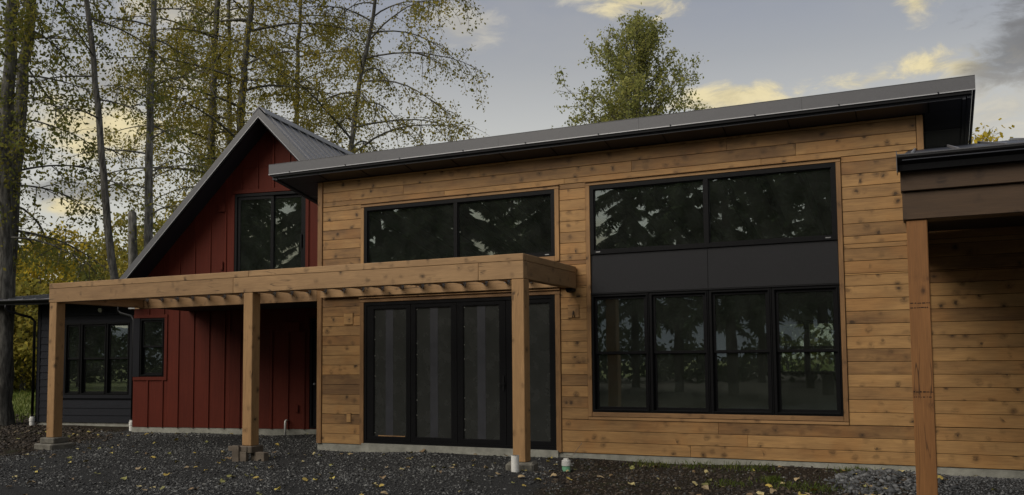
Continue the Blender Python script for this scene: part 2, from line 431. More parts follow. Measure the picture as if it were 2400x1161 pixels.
# ------------------------------------------------------------------ ground
rng = np.random.default_rng(7); random.seed(7)
_ph = rng.uniform(0, 6.28, (3, 12)); _fr = rng.uniform(.25, 2.6, (2, 12))
def hgt(x, y):
    h = 0
    for i in range(12): h = h + np.sin(x * _fr[0, i] + _ph[0, i]) * np.sin(y * _fr[1, i] + _ph[1, i]) * .010 / (.5 + .5 * _fr[0, i])
    h = h - .105 + .06 * np.exp(-(((x - 4.9) / .9) ** 2 + ((y + 2.3) / .8) ** 2)) + .10 * np.exp(-(((x - 9.75) / .62) ** 2 + ((y + 1.35) / .75) ** 2))      # gravel heap by the porch
    d = np.sqrt((x - 3) ** 2 + (y - 2) ** 2)
    return h - .0 * d
def left_edge(x, y):       # > 0 on the soil side left of the gravel yard
    n = np.sin(x * 2.1) * .18 + np.sin(y * 2.7 + 1) * .2 + np.sin((x + y) * 5.3) * .08
    # line through (-6.9, 1.9) (-4.6, -1.6) (-2.8, -4.2)
    return -((x + 4.65) * .835 + (y + 1.63) * .55) + n - .1
def right_edge(x, y):      # > 0 on the soil side right of the yard
    n = np.sin(x * 3.1 + 2) * .15 + np.sin(y * 2.3) * .25 + np.sin((x - y) * 6.1) * .08
    return x - 5.35 + (y + 1.3) * .25 + n


def make_ground():
    xs = np.concatenate([[-3000, -900, -300, -120, -60, -40], np.arange(-28, -10, 1.), np.arange(-10, 14, .16), np.arange(14, 30, 2.), [40, 60, 120, 300, 900, 3000]])
    ys = np.concatenate([[-3000, -900, -300, -120, -60, -40, -30, -20], np.arange(-14, -7, .6), np.arange(-7, 4, .16), np.arange(4, 30, 1.5), [40, 60, 120, 300, 900, 3000]])
    X, Y = np.meshgrid(xs, ys); Z = hgt(X, Y)
    V = np.stack([X, Y, Z], -1).reshape(-1, 3); w, hh = len(xs), len(ys)
    i = np.arange(w * hh).reshape(hh, w)
    F = np.stack([i[:-1, :-1], i[:-1, 1:], i[1:, 1:], i[1:, :-1]], -1).reshape(-1, 4)
    m, g, p = new_mat('yard_ground')
    pos = g.node('ShaderNodeNewGeometry').outputs['Position']; x, y, z = g.sep(pos)
    nb = g.noise(pos, 1.1, 5, .6); nf = g.noise(pos, 38, 5, .7); nm = g.noise(pos, 7, 4, .6)
    le = g.m('SUBTRACT', 0.0, g.m('ADD', g.m('MULTIPLY', g.m('ADD', x, 4.65), .835), g.m('MULTIPLY', g.m('ADD', y, 1.63), .55)))
    le = g.m('ADD', le, g.m('MULTIPLY', g.m('SUBTRACT', nb, .5), 1.6))
    re = g.m('ADD', g.m('SUBTRACT', x, 5.4), g.m('MULTIPLY', g.m('ADD', y, 1.3), .25)); re = g.m('ADD', re, g.m('MULTIPLY', g.m('SUBTRACT', nb, .5), 1.6))
    soil = g.m('MAXIMUM', g.ss(le, -.1, .25), g.ss(re, -.25, .3))
    porch = g.m('MULTIPLY', g.ss(g.m('ADD', x, g.m('MULTIPLY', nb, .5)), 10.2, 10.5), g.ss(x, 15, 14))
    soil = g.m('MULTIPLY', soil, g.m('SUBTRACT', 1.0, porch))
    c_soil = g.mix(nf, (.013, .010, .007, 1), (.042, .031, .021, 1))
    c_grav = g.mix(nf, (.016, .016, .016, 1), (.06, .06, .058, 1))
    c = g.mix(soil, c_grav, c_soil)
    moss = g.m('MULTIPLY', g.m('MULTIPLY', g.ss(nm, .5, .66), g.ss(nb, .4, .6)), g.m('MULTIPLY', soil, .6))
    c = g.mix(moss, c, (.035, .05, .014, 1))
    far = g.m('MAXIMUM', g.ss(g.m('ADD', x, g.m('MULTIPLY', nb, 3.0)), -11.5, -14.0), g.ss(y, 10.0, 14.0))
    c = g.mix(far, c, g.mix(nm, (.085, .115, .03, 1), (.20, .21, .065, 1)))
    g.put(p.inputs['Base Color'], c); p.inputs['Roughness'].default_value = .95; p.inputs['Specular IOR Level'].default_value = .12
    b = g.node('ShaderNodeBump'); b.inputs['Strength'].default_value = 1.0; b.inputs['Distance'].default_value = .04
    g.put(b.inputs['Height'], g.m('ADD', nf, g.m('MULTIPLY', nm, .6))); g.put(p.inputs['Normal'], b.outputs[0])
    M['ground'] = m
    o = np_obj('ground', V, F, 'ground', smooth=True); tag(o, kind='structure')
make_ground()

# ------------------------------------------------------------------ house
TH = .169; CT, ST = math.cos(TH), math.sin(TH); OX, OY = -6.328, 1.888
def RW(p):                     # frame of the rotated red wing: (along wall, into house, up)
    s, y, z = p
    return (OX + CT * s - ST * y, OY + ST * s + CT * y, z)

house = thing('house', 'modern house with cedar-plank main block, red gabled wing and dark metal roofs', 'house', (5, 0, -.1))
def part(mb, name, mat, parent=house, **k):
    """child with the parent's location undone"""
    o = mb.obj(name, mat, None, **k); o.parent = parent; o.matrix_parent_inverse = Matrix.Translation(parent_loc(parent)).inverted()
    return o
def parent_loc(p): return p.location if p.parent is None else Vector((0, 0, 0))

P = 0.1778
def rect_mesh(mb, x0, x1, z0, z1, y0, y1, holes):
    """wall slab with rectangular holes, cut into boxes"""
    xs = sorted({x0, x1, *[h[0] for h in holes], *[h[1] for h in holes]}); xs = [x for x in xs if x0 <= x <= x1]
    for a, b in zip(xs, xs[1:]):
        cuts = sorted([(h[2], h[3]) for h in holes if h[0] <= a + 1e-6 and h[1] >= b - 1e-6]); z = z0
        for c, d in cuts:
            if c > z + 1e-4: mb.box(a, b, y0, y1, z, c)
            z = max(z, d)
        if z < z1 - 1e-4: mb.box(a, b, y0, y1, z, z1)
    return mb

DOOR = (1.035, 4.765, -.02, 2.544); UPL = (1.035, 4.775, 3.18, 4.28); UPR = (5.392, 9.142, 3.167, 4.28); LOW = (5.392, 9.142, .655, 2.54)
WX1, WTOP = 10.30, 4.84
wall = part(rect_mesh(MB(), .02, WX1 - .02, -.05, WTOP + .02, .022, .18, [DOOR, UPL, UPR, (5.392, 9.142, .655, 3.167), LOW]).box(WX1 - .02, 16, .022, .18, -.05, 3.9), 'wood_wall', 'black_soft')
# planks: rows of boards with butt joints, interrupted by trim
GAP = .0055
def plank(x0, x1, z0, z1):
    y = random.uniform(-.0012, .0012)
    mb = MB(); mb.bbox(x0, x1, y, .0215, z0 + GAP / 2, z1 - GAP / 2, .0035)
    part(mb, 'plank', 'siding', wall)
# trim-bounded blocks where no planks run: (x0, x1, z0, z1)
BLOCK = [(.945, 4.858, -.1, 2.645), (.958, 4.858, 3.09, 4.355), (5.315, 9.213, .53, 4.352)]
JOIN = {0: [6.947, 12.3], 1: [7.801], 2: [7.372, 11.9], 25: [1.86, 6.10, 8.6], 26: [3.4, 7.6], 24: [2.7, 4.95, 8.1], 27: [5.2]}
nrow = int(round(WTOP / P)) + 1
for k in range(nrow):
    z0, z1 = k * P, min((k + 1) * P, WTOP)
    if z1 - z0 < .03: continue
    for lo, hi, top in ((.103, 10.213, WTOP), (10.303, 15.5, 3.75)):
        if z0 >= top: continue
        if hi > 11 and False: continue
        segs = [(lo, hi)]
        # height bands created by the blocks
        zs = sorted({z0, z1, *[b for bl in BLOCK for b in bl[2:] if z0 < b < z1]})
        for za, zb in zip(zs, zs[1:]):
            if zb - za < .012: continue
            segs = [(lo, hi)]
            for (bx0, bx1, bz0, bz1) in BLOCK:
                if bz0 < (za + zb) / 2 < bz1:
                    new = []
                    for a, b in segs:
                        if bx0 > a and bx0 < b: new.append((a, min(b, bx0)))
                        if bx1 < b and bx1 > a: new.append((max(a, bx1), b))
                        if bx1 <= a or bx0 >= b: new.append((a, b))
                    segs = new
            for a, b in segs:
                js = [j for j in JOIN.get(k, []) if a + .3 < j < b - .3]
                if b - a > 4.9 and not js: js = [a + (b - a) * random.uniform(.35, .65)]
                if hi > 11 and not js: js = [random.uniform(12, 14)]
                pts = [a + .002] + js + [b - .002]
                for p0, p1 in zip(pts, pts[1:]): plank(p0 + .0012, p1 - .0012, za, zb)

# below-grade and plinth
fd = MB(); fd.box(.0, 16, .012, .25, -.6, -.006)
fnd = part(fd, 'foundation', 'concrete')
part(MB().box(1.0, 4.80, -.035, .011, -.6, .028), 'door_sill_curb', 'concrete', fnd)
part(MB(RW).box(-.43, 6.4, .01, .2, -.6, .004), 'foundation', 'concrete', house)
part(MB(RW).box(-4.26, -.4, 1.215, 1.4, -.6, .0), 'foundation', 'concrete', house)

def trimx(x0, x1, z0, z1, proud=.018, mat='trim_x'): part(MB().bbox(x0, x1, -proud, .02, z0, z1, .004), 'trim_board', mat, wall)
def trimz(x0, x1, z0, z1, proud=.020, mat='trim_z'): part(MB().bbox(x0, x1, -proud, .02, z0, z1, .004), 'trim_board', mat, wall)
# corner boards
trimz(-.002, .100, -.004, WTOP - .01, .022); trimz(10.216, 10.3, 0.0, WTOP - .01, .022)
part(MB().bbox(-.02, .0195, .021, .16, -.004, WTOP - .01, .004), 'trim_board', 'trim_z', wall)
part(MB().bbox(10.281, 10.302, .021, .18, 3.2, WTOP - .01, .004), 'trim_board', 'trim_z', wall)
# folding door trim
trimz(.948, 1.033, -.002, 2.548); trimz(4.767, 4.855, -.002, 2.548); trimx(.948, 4.855, 2.551, 2.615); trimx(.940, 4.862, 2.618, 2.640, .045)
# upper left
trimz(.962, 1.032, 3.094, 4.284); trimz(4.778, 4.855, 3.094, 4.284); trimx(.962, 4.855, 4.287, 4.338); trimx(.956, 4.86, 4.3405, 4.352, .04); trimx(1.034, 4.776, 3.094, 3.178)
# big window stack
trimz(5.318, 5.390, .580, 4.284); trimz(9.144, 9.210, .580, 4.284); trimx(5.318, 9.210, 4.287, 4.338); trimx(5.310, 9.216, 4.3405, 4.350, .045)
trimx(5.392, 9.142, .583, .653); trimx(5.318, 9.210, .533, .577, .012)
# small mounting blocks in the siding
for bx0, bx1, bz0, bz1 in ((.597, .795, 2.157, 2.365), (.662, .756, .391, .551), (4.988, 5.184, 2.159, 2.365)):
    b_ = part(MB().bbox(bx0, bx1, -.016, -.002, bz0, bz1, .005), 'mounting_block', 'siding', wall)
    part(MB().box(bx0 - .004, bx1 + .004, -.020, -.002, bz1 + .001, bz1 + .008), 'drip_cap', 'trim_x', b_)
b_ = part(MB().tube([(5.07, -.017, 2.17), (5.085, -.05, 2.20), (5.09, -.03, 2.27)], .006, 6).tube([(5.11, -.017, 2.17), (5.10, -.045, 2.21), (5.092, -.03, 2.27)], .006, 6), 'cable_stub', 'black_soft', wall)

# ---- glazing
def frame_ring(mb, x0, x1, z0, z1, w, y0, y1):
    mb.box(x0, x1, y0, y1, z0, z0 + w); mb.box(x0, x1, y0, y1, z1 - w, z1); mb.box(x0, x0 + w, y0, y1, z0 + w, z1 - w); mb.box(x1 - w, x1, y0, y1, z0 + w, z1 - w)
    return mb
def fixed_window(x0, x1, z0, z1, mull, T=None, name='window', label=None):
    w = part(frame_ring(MB(T), x0, x1, z0, z1, .062, -.012, .10), name, 'black')
    if label: w['label'] = label
    edges = [x0 + .062] + mull + [x1 - .062]
    for m_ in mull: part(MB(T).box(m_ - .034, m_ + .034, -.010, .095, z0 + .062, z1 - .062), 'mullion', 'black', w)
    for i, (a, b) in enumerate(zip(edges, edges[1:])):
        a2, b2 = a + (.034 if i else 0), b - (.034 if i < len(edges) - 2 else 0)
        part(frame_ring(MB(T), a2 + .001, b2 - .001, z0 + .063, z1 - .063, .014, .012, .06), 'glazing_bead', 'black', w)
        part(MB(T).box(a2 + .010, b2 - .010, .030, .036, z0 + .072, z1 - .072), 'pane', 'glass', w)
    return w
w1 = fixed_window(UPL[0], UPL[1], UPL[2], UPL[3], [2.924], label='wide two-pane window above the folding doors')
w2 = fixed_window(UPR[0], UPR[1], UPR[2], UPR[3], [7.268], label='wide two-pane window under the high eave')
for wx, w_ in ((UPL[1] - .14, w1), (UPR[0] + .13, w2), (UPR[1] - .13, w2)):
    part(MB().box(wx - .035, wx + .035, -.016, -.0125, (3.205 if w_ is w1 else 3.195), (3.219 if w_ is w1 else 3.209)), 'weep_cover', 'galv', w_)
for a, b in ((5.396, 7.266), (7.270, 9.138)):
    part(MB().bbox(a, b, .010, .06, 2.545, 3.162, .003), 'spandrel_panel', 'spandrel')

def double_hung(x0, x1, z0, z1, zm, T=None, y=0., label=None, fw_=.045):
    w = part(frame_ring(MB(T), x0, x1, z0, z1, fw_, y - .015, y + .10), 'window', 'black')
    if label: w['label'] = label
    part(frame_ring(MB(T), x0 + fw_ * .5, x1 - fw_ * .5, z0 + fw_ * .5, z1 - fw_ * .5, fw_ * .35, y - .028, y - .0155), 'brick_mould', 'black', w)
    for (a, b, yy, nm) in ((zm, z1 - fw_, y + .012, 'upper_sash'), (z0 + fw_, zm + .03, y + .042, 'lower_sash')):
        part(frame_ring(MB(T), x0 + fw_ + .001, x1 - fw_ - .001, a, b, .040, yy, yy + .028), nm, 'black', w)
        part(MB(T).box(x0 + fw_ + .036, x1 - fw_ - .036, yy + .011, yy + .016, a + .036, b - .036), 'pane', 'glass', w)
    return w
nm_ = ['left end', 'second from left', 'second from right', 'right end']
es = [5.392, 6.347, 7.274, 8.198, 9.142]
for i in range(4):
    double_hung(es[i] + .006, es[i + 1] - .006, LOW[2], LOW[3] - .02, 1.57, label='black double-hung window, %s of the row of four' % nm_[i])
for e in es[1:-1]: part(MB().box(e - .0055, e + .0055, .0, .09, LOW[2], LOW[3] - .02), 'mullion', 'black')
part(MB().box(5.393, 9.141, -.03, .08, 2.521, 2.543), 'head_flashing', 'black_soft')

# ---- folding door wall
fdoor = part(frame_ring(MB(), 1.037, 4.763, .03, 2.542, .05, -.005, .12), 'folding_door', 'black')
les = [1.087, 2.008, 2.936, 3.866, 4.713]
PAN = [(1.229, 1.92), (2.106, 2.823), (3.05, 3.747), (3.985, 4.661)]
for i in range(4):
    a, b = les[i] + .004, les[i + 1] - .004; p0, p1 = PAN[i]
    m_ = MB(); z0, z1, g0, g1 = .082, 2.49, .155, 2.425
    m_.box(a, p0, .005, .065, z0, z1).box(p1, b, .005, .065, z0, z1).box(p0, p1, .005, .065, z0, g0).box(p0, p1, .005, .065, g1, z1)
    part(m_, 'door_leaf', 'black', fdoor)
    part(MB().box(p0 - .008, p1 + .008, .028, .036, g0 - .008, g1 + .008), 'pane', 'film', fdoor)
    part(frame_ring(MB(), p0 - .001, p1 + .001, g0 - .001, g1 + .001, .012, .012, .0275), 'glazing_bead', 'black_soft', fdoor)
    sx = p0 + (p1 - p0) * (.36, .40, .385, .18)[i]
    part(MB().box(sx, sx + .155, .0255, .0278, g0 + .002, g1 - .002), 'film_tape', 'film_tape', fdoor)
    st = MB()
    for k in range(9):
        for xx in (p0 + .016, p1 - .018):
            if random.random() < .7:
                zz = g0 + .1 + (g1 - g0 - .2) * (k + random.uniform(-.3, .3)) / 8; st.box(xx, xx + .009, .0245, .0276, zz, zz + .009)
    part(st, 'staple_dots', 'paper', fdoor)
    if i == 0:
        part(MB().box(p0 + .1, p1 - .03, .010, .0275, g0 + .004, g0 + .018), 'timber_strip', 'trim_x', fdoor)
part(MB().box(3.80, 3.835, -.012, .004, .98, 1.22).box(3.765, 3.86, -.03, -.0125, 1.08, 1.105), 'door_handle', 'black_soft', fdoor)

# ---- interior shell seen through the glass
IY = 7.0
BW = (7.20, 8.45, 1.12, 2.30)
inn = part(rect_mesh(MB(), .2, 15.8, -.05, 4.3, IY, IY + .15, [BW]), 'back_wall', 'drywall')
for xa, xb in ((.02, .17), (10.10, 10.25)): part(MB().box(xa, xb, .181, IY - .002, -.05, 4.6), 'partition_wall', 'drywall')
part(MB().box(.171, 16, .181, IY - .002, -.2, -.012), 'room_floor', 'ply')
for bx in (BW,):
    mx = (bx[0] + bx[1]) / 2
    w = part(frame_ring(MB(), bx[0], bx[1], bx[2], bx[3], .07, IY - .02, IY + .13).box(mx - .06, mx + .06, IY - .02, IY + .12, bx[2] + .07, bx[3] - .07).box(bx[0] + .07, mx - .06, IY, IY + .1, (bx[2] + bx[3]) / 2 - .03, (bx[2] + bx[3]) / 2 + .03).box(mx + .06, bx[1] - .07, IY, IY + .1, (bx[2] + bx[3]) / 2 - .03, (bx[2] + bx[3]) / 2 + .03), 'window', 'black')
    part(MB().box(bx[0] + .07, bx[1] - .07, IY + .101, IY + .107, bx[2] + .07, bx[3] - .07), 'pane', 'glass', w)
    if bx is BW:
        for sx, sz, sw, sh in ((7.33, 1.86, .17, .24), (7.36, 1.22, .07, .2), (8.0, 1.22, .07, .24)):
            part(MB().box(sx, sx + sw, IY + .098, IY + .1005, sz, sz + sh), 'sticker', 'paper', w)
ROOFZ = lambda y: 4.991 + (-.1918) * (y + .406)
part(MB().hexa([(.171, .19, 4.60), (10.09, .19, 4.60), (10.09, IY - .01, ROOFZ(IY) - .30), (.171, IY - .01, ROOFZ(IY) - .30), (.171, .19, 4.63), (10.09, .19, 4.63), (10.09, IY - .01, ROOFZ(IY) - .27), (.171, IY - .01, ROOFZ(IY) - .27)]), 'ceiling', 'drywall')
x = .6
while x < 10:
    a, b = .2, IY - .02; za, zb = 4.595, ROOFZ(IY) - .305
    part(MB().hexa([(x, a, za - .2), (x + .06, a, za - .2), (x + .06, b, zb - .2), (x, b, zb - .2), (x, a, za), (x + .06, a, za), (x + .06, b, zb), (x, b, zb)]), 'rafter', 'rafter')
    x += .61

# ---- main shed roof
EXL, EXR, EY, EZ, EZT, SLP = -.8442, 10.9445, -.4059, 4.9912, 5.1803, -.1918
RB = 8.2
def rz(y, off=0): return EZ + SLP * (y - EY) + off
roof = part(MB().hexa([(EXL + .10, EY + .05, rz(EY + .05, -.06)), (EXR - .09, EY + .05, rz(EY + .05, -.06)), (EXR - .09, RB, rz(RB, -.06)), (EXL + .10, RB, rz(RB, -.06)),
                       (EXL + .02, EY + .02, rz(EY, .175)), (EXR - .02, EY + .02, rz(EY, .175)), (EXR - .02, RB, rz(RB, .175)), (EXL + .02, RB, rz(RB, .175))]), 'shed_roof', 'metal_dark')
fx_ = [EXL, 1.55, 3.95, 6.35, 8.75, EXR]
for a, b in zip(fx_, fx_[1:]):
    mb = MB().box(a + .001, b - .001, EY, EY + .018, EZ, EZT)
    mb.box(a + .001, b - .001, EY - .004, EY + .2, EZT + .0005, EZT + .006)
    f_ = part(mb, 'fascia', 'metal', roof)
    part(MB().box(a + .001, b - .001, EY - .012, EY - .0005, EZ - .004, EZ + .008), 'drip_lip', 'edge', roof)
    sx = a + .5
    while sx < b - .1:
        part(MB().tube([(sx, EY - .014, EZ + .012), (sx, EY - .024, EZ + .012)], .011, 6), 'screw', 'black_soft', roof); sx += 1.25
part(MB().box(EXL + .06, EXR - .05, EY + .004, EY + .05, EZ - .045, EZ - .0005), 'sub_fascia', 'black_soft', roof)
for xe, sg in ((EXL, 1), (EXR, -1)):      # rake trims
    x0, x1 = sorted((xe, xe + sg * .018)); y0, y1 = EY + .02, RB
    part(MB().hexa([(x0, y0, rz(y0, -.004)), (x1, y0, rz(y0, -.004)), (x1, y1, rz(y1, -.004)), (x0, y1, rz(y1, -.004)), (x0, y0, rz(y0, .185)), (x1, y0, rz(y0, .185)), (x1, y1, rz(y1, .185)), (x0, y1, rz(y1, .185))]), 'rake_trim', 'metal', roof)
    for off, wd, dz in ((.05, .05, -.085), (.115, .04, -.098)):
        xa, xb = sorted((xe + sg * off, xe + sg * (off + wd)))
        part(MB().hexa([(xa, y0 + .03, rz(y0, dz)), (xb, y0 + .03, rz(y0, dz)), (xb, y1, rz(y1, dz)), (xa, y1, rz(y1, dz)), (xa, y0 + .03, rz(y0, -.01)), (xb, y0 + .03, rz(y0, -.01)), (xb, y1, rz(y1, -.01)), (xa, y1, rz(y1, -.01))]), 'rake_trim', 'metal_dark', roof)
def soffit(x0, x1, y0, y1):
    dz = -.075
    part(MB().hexa([(x0, y0, rz(y0, dz)), (x1, y0, rz(y0, dz)), (x1, y1, rz(y1, dz)), (x0, y1, rz(y1, dz)), (x0, y0, rz(y0, dz + .012)), (x1, y0, rz(y0, dz + .012)), (x1, y1, rz(y1, dz + .012)), (x0, y1, rz(y1, dz + .012))]), 'soffit_panel', 'metal_dark', roof)
    part(MB().hexa([(x0, y0, rz(y0, dz - .008)), (x0 + .018, y0, rz(y0, dz - .008)), (x0 + .018, y1, rz(y1, dz - .008)), (x0, y1, rz(y1, dz - .008)), (x0, y0, rz(y0, dz - .0005)), (x0 + .018, y0, rz(y0, dz - .0005)), (x0 + .018, y1, rz(y1, dz - .0005)), (x0, y1, rz(y1, dz - .0005))]), 'soffit_joint', 'black', roof)
xx = EXL + .17
while xx < EXR - .2:
    x1 = min(xx + .92, EXR - .16)
    if x1 > EXR - .3: x1 = EXR - .16
    soffit(xx + .003, x1 - .003, EY + .055, -.03); xx = x1
for xa, xb in ((EXL + .17, -.03), (WX1 + .01, EXR - .16)):
    yy = -.024
    while yy < 5.5:
        soffit(xa, xb, yy, yy + .60)
        part(MB().hexa([(xa, yy + .602, rz(yy + .602, -.082)), (xb, yy + .602, rz(yy + .602, -.082)), (xb, yy + .618, rz(yy + .618, -.082)), (xa, yy + .618, rz(yy + .618, -.082)), (xa, yy + .602, rz(yy + .602, -.066)), (xb, yy + .602, rz(yy + .602, -.066)), (xb, yy + .618, rz(yy + .618, -.066)), (xa, yy + .618, rz(yy + .618, -.066))]), 'soffit_joint', 'metal', roof)
        yy += .62
xx = EXL + .2
while xx < EXR:
    part(MB().hexa([(xx, EY + .1, rz(EY + .1, .176)), (xx + .02, EY + .1, rz(EY + .1, .176)), (xx + .02, RB, rz(RB, .176)), (xx, RB, rz(RB, .176)), (xx, EY + .1, rz(EY + .1, .21)), (xx + .02, EY + .1, rz(EY + .1, .21)), (xx + .02, RB, rz(RB, .21)), (xx, RB, rz(RB, .21))]), 'seam_rib', 'roofing', roof); xx += .41

# ---- red gabled wing
SA, ZL, ZT, GM, GO = 3.193, 6.939, 7.14, 1.037, .579
gz = lambda s, off=0: ZL - GM * abs(s - SA) + off
S0, S1 = -.41, 6.30
RB_ = .4064
topz = lambda s: min(gz(s, -.02), 4.25 if s > 5.35 else 99)
SLD = (2.262, 4.068, 3.0, 5.345); RWIN = (-.225, .435, 1.18, 2.535); EDR = (4.20, 5.2, .03, 2.45)
def red_wall_back():
    mb = MB(RW); holes = [SLD, RWIN, EDR]
    xs = sorted({S0, S1, SA, 5.35, *[h for q in holes for h in q[:2]]})
    for a, b in zip(xs, xs[1:]):
        z = 0.0
        for q in sorted([q for q in holes if q[0] <= a + 1e-6 and q[1] >= b - 1e-6], key=lambda q: q[2]):
            if q[2] > z: mb.box(a, b, .02, .17, z, q[2])
            z = q[3]
        ta, tb = topz(a + 1e-4), topz(b - 1e-4)
        if min(ta, tb) > z: mb.hexa([(a, .02, z), (b, .02, z), (b, .17, z), (a, .17, z), (a, .02, ta), (b, .02, tb), (b, .17, tb), (a, .17, ta)])
    return mb
rwall = part(red_wall_back(), 'red_wall', 'red')
edges = [S0 + .0] + [k * RB_ for k in range(0, 16) if S0 + .1 < k * RB_ < S1 - .1] + [S1]
CUT = [(SLD[0] - .085, SLD[1] + .085, 2.2, SLD[3] + .10), (RWIN[0] - .06 - .13, RWIN[1] + .085, RWIN[2] - .095, RWIN[3] + .09), (EDR[0] - .02, 9, -.1, EDR[3] + .02)]
for a, b in zip(edges, edges[1:]):
    # each board between two battens, split by openings and clipped to the gable
    xs = sorted({a, b, *[c for q in CUT for c in q[:2] if a < c < b], *([SA] if a < SA < b else [])})
    for c, d in zip(xs, xs[1:]):
        if d - c < .02: continue
        mid = (c + d) / 2; z = .005; spans = []
        for q in sorted([q for q in CUT if q[0] < mid < q[1]], key=lambda q: q[2]):
            if q[2] > z: spans.append((z, q[2]))
            z = q[3]
        spans.append((z, 99))
        for s0, s1 in spans:
            ta, tb = min(s1, topz(c + 1e-4)), min(s1, topz(d - 1e-4))
            if min(ta, tb) - s0 < .03: continue
            cuts = [s0] + [v for v in (5.947,) if s0 + .3 < v < min(ta, tb)] + [None]
            for z0, z1 in zip(cuts, cuts[1:]):
                A, B = (ta, tb) if z1 is None else (z1 - .006, z1 - .006)
                part(MB(RW).hexa([(c + .0015, 0, z0), (d - .0015, 0, z0), (d - .0015, .019, z0), (c + .0015, .019, z0), (c + .0015, 0, A), (d - .0015, 0, B), (d - .0015, .019, B), (c + .0015, .019, A)]), 'board', 'red', rwall)
for s in edges[1:-1]:
    z = .0; spans = []
    for q in sorted([q for q in CUT if q[0] < s < q[1]], key=lambda q: q[2]):
        if q[2] > z: spans.append((z, q[2]))
        z = q[3]
    spans.append((z, 99))
    for z0, z1 in spans:
        a, b = s - .019, s + .019; ta, tb = min(z1, topz(a)), min(z1, topz(b))
        if min(ta, tb) - z0 < .04: continue
        part(MB(RW).hexa([(a, -.02, z0), (b, -.02, z0), (b, -.0005, z0), (a, -.0005, z0), (a, -.02, ta), (b, -.02, tb), (b, -.0005, tb), (a, -.0005, ta)]), 'batten', 'red', rwall)
def rtrim(x0, x1, z0, z1, pr=.022): part(MB(RW).bbox(x0, x1, -pr, .018, z0, z1, .003), 'trim_board', 'red', rwall)
rtrim(SLD[0] - .083, SLD[0] - .003, 2.7, SLD[3] + .01); rtrim(SLD[1] + .003, SLD[1] + .083, 2.7, SLD[3] + .01); rtrim(SLD[0] - .083, SLD[1] + .083, SLD[3] + .012, SLD[3] + .098, .024)
rtrim(RWIN[1] + .005, RWIN[1] + .083, RWIN[2] - .01, RWIN[3] + .01); rtrim(RWIN[0] - .18, RWIN[1] + .083, RWIN[3] + .012, RWIN[3] + .088, .024); rtrim(RWIN[0] - .18, RWIN[1] + .083, RWIN[2] - .093, RWIN[2] - .012, .024)
part(MB(RW).box(RWIN[0] - .185, RWIN[0] - .004, -.03, .016, RWIN[2] - .008, RWIN[3] + .008), 'side_panel', 'lap_trim', rwall)
for q in ((3.59, 3.943, 2.159, 2.385), (3.851, 3.926, .371, .549), (1.844, 2.026, 4.959, 5.158), (1.898, 1.979, 3.614, 3.815)):
    part(MB(RW).bbox(q[0], q[1], -.040, -.021, q[2], q[3], .004), 'mounting_block', 'red', rwall)
double_hung(RWIN[0], RWIN[1], RWIN[2], RWIN[3], 1.86, RW, label='small black double-hung window in the red wall')
# sliding balcony door
sd = part(frame_ring(MB(RW), SLD[0], SLD[1], SLD[2], SLD[3], .06, -.012, .10), 'sliding_door', 'black'); sd['label'] = 'black sliding glass door high in the red gable'
for a, b, yy in ((SLD[0] + .061, 3.25, .012), (3.18, SLD[1] - .061, .046)):
    part(frame_ring(MB(RW), a, b, SLD[2] + .061, SLD[3] - .061, .075, yy, yy + .032), 'door_leaf', 'black', sd)
    part(MB(RW).box(a + .07, b - .07, yy + .013, yy + .019, SLD[2] + .13, SLD[3] - .13), 'pane', 'glass', sd)
part(MB(RW).box(SLD[1] - .12, SLD[1] - .095, -.02, .045, 4.05, 4.35), 'door_handle', 'black_soft', sd)
part(MB(RW).box(2.0, 4.4, 2.5, 2.6, 2.7, 5.4), 'inner_partition', 'drywall')
# shadowed entry door beside the cedar block
ed = part(frame_ring(MB(RW), EDR[0], EDR[1], EDR[2], EDR[3], .05, -.01, .12), 'entry_door', 'black')
part(MB(RW).box(EDR[0] + .052, EDR[1] - .052, .02, .06, EDR[2] + .01, EDR[3] - .052), 'door_leaf', 'black_soft', ed)
part(MB(RW).tube([(EDR[0] + .11, .018, 1.0), (EDR[0] + .11, -.03, 1.0)], .025, 8), 'door_handle', 'galv', ed)

# gable roof: two slopes, fascias, soffits, ribs
GB = 8.0
groof = part(MB(RW).hexa([(SA, -GO + .02, ZT - .21), (5.5, -GO + .02, ZT - .21 - GM * (5.5 - SA)), (5.5, GB, ZT - .21 - GM * (5.5 - SA)), (SA, GB, ZT - .21), (SA, -GO + .02, ZT - .012), (5.5, -GO + .02, ZT - .012 - GM * (5.5 - SA)), (5.5, GB, ZT - .012 - GM * (5.5 - SA)), (SA, GB, ZT - .012)]), 'gable_roof', 'roofing')
SLo = -.62
part(MB(RW).hexa([(SLo, -GO + .02, ZT - .21 - GM * (SA - SLo)), (SA, -GO + .02, ZT - .21), (SA, GB, ZT - .21), (SLo, GB, ZT - .21 - GM * (SA - SLo)), (SLo, -GO + .02, ZT - .012 - GM * (SA - SLo)), (SA, -GO + .02, ZT - .012), (SA, GB, ZT - .012), (SLo, GB, ZT - .012 - GM * (SA - SLo))]), 'roof_slope', 'roofing', groof)
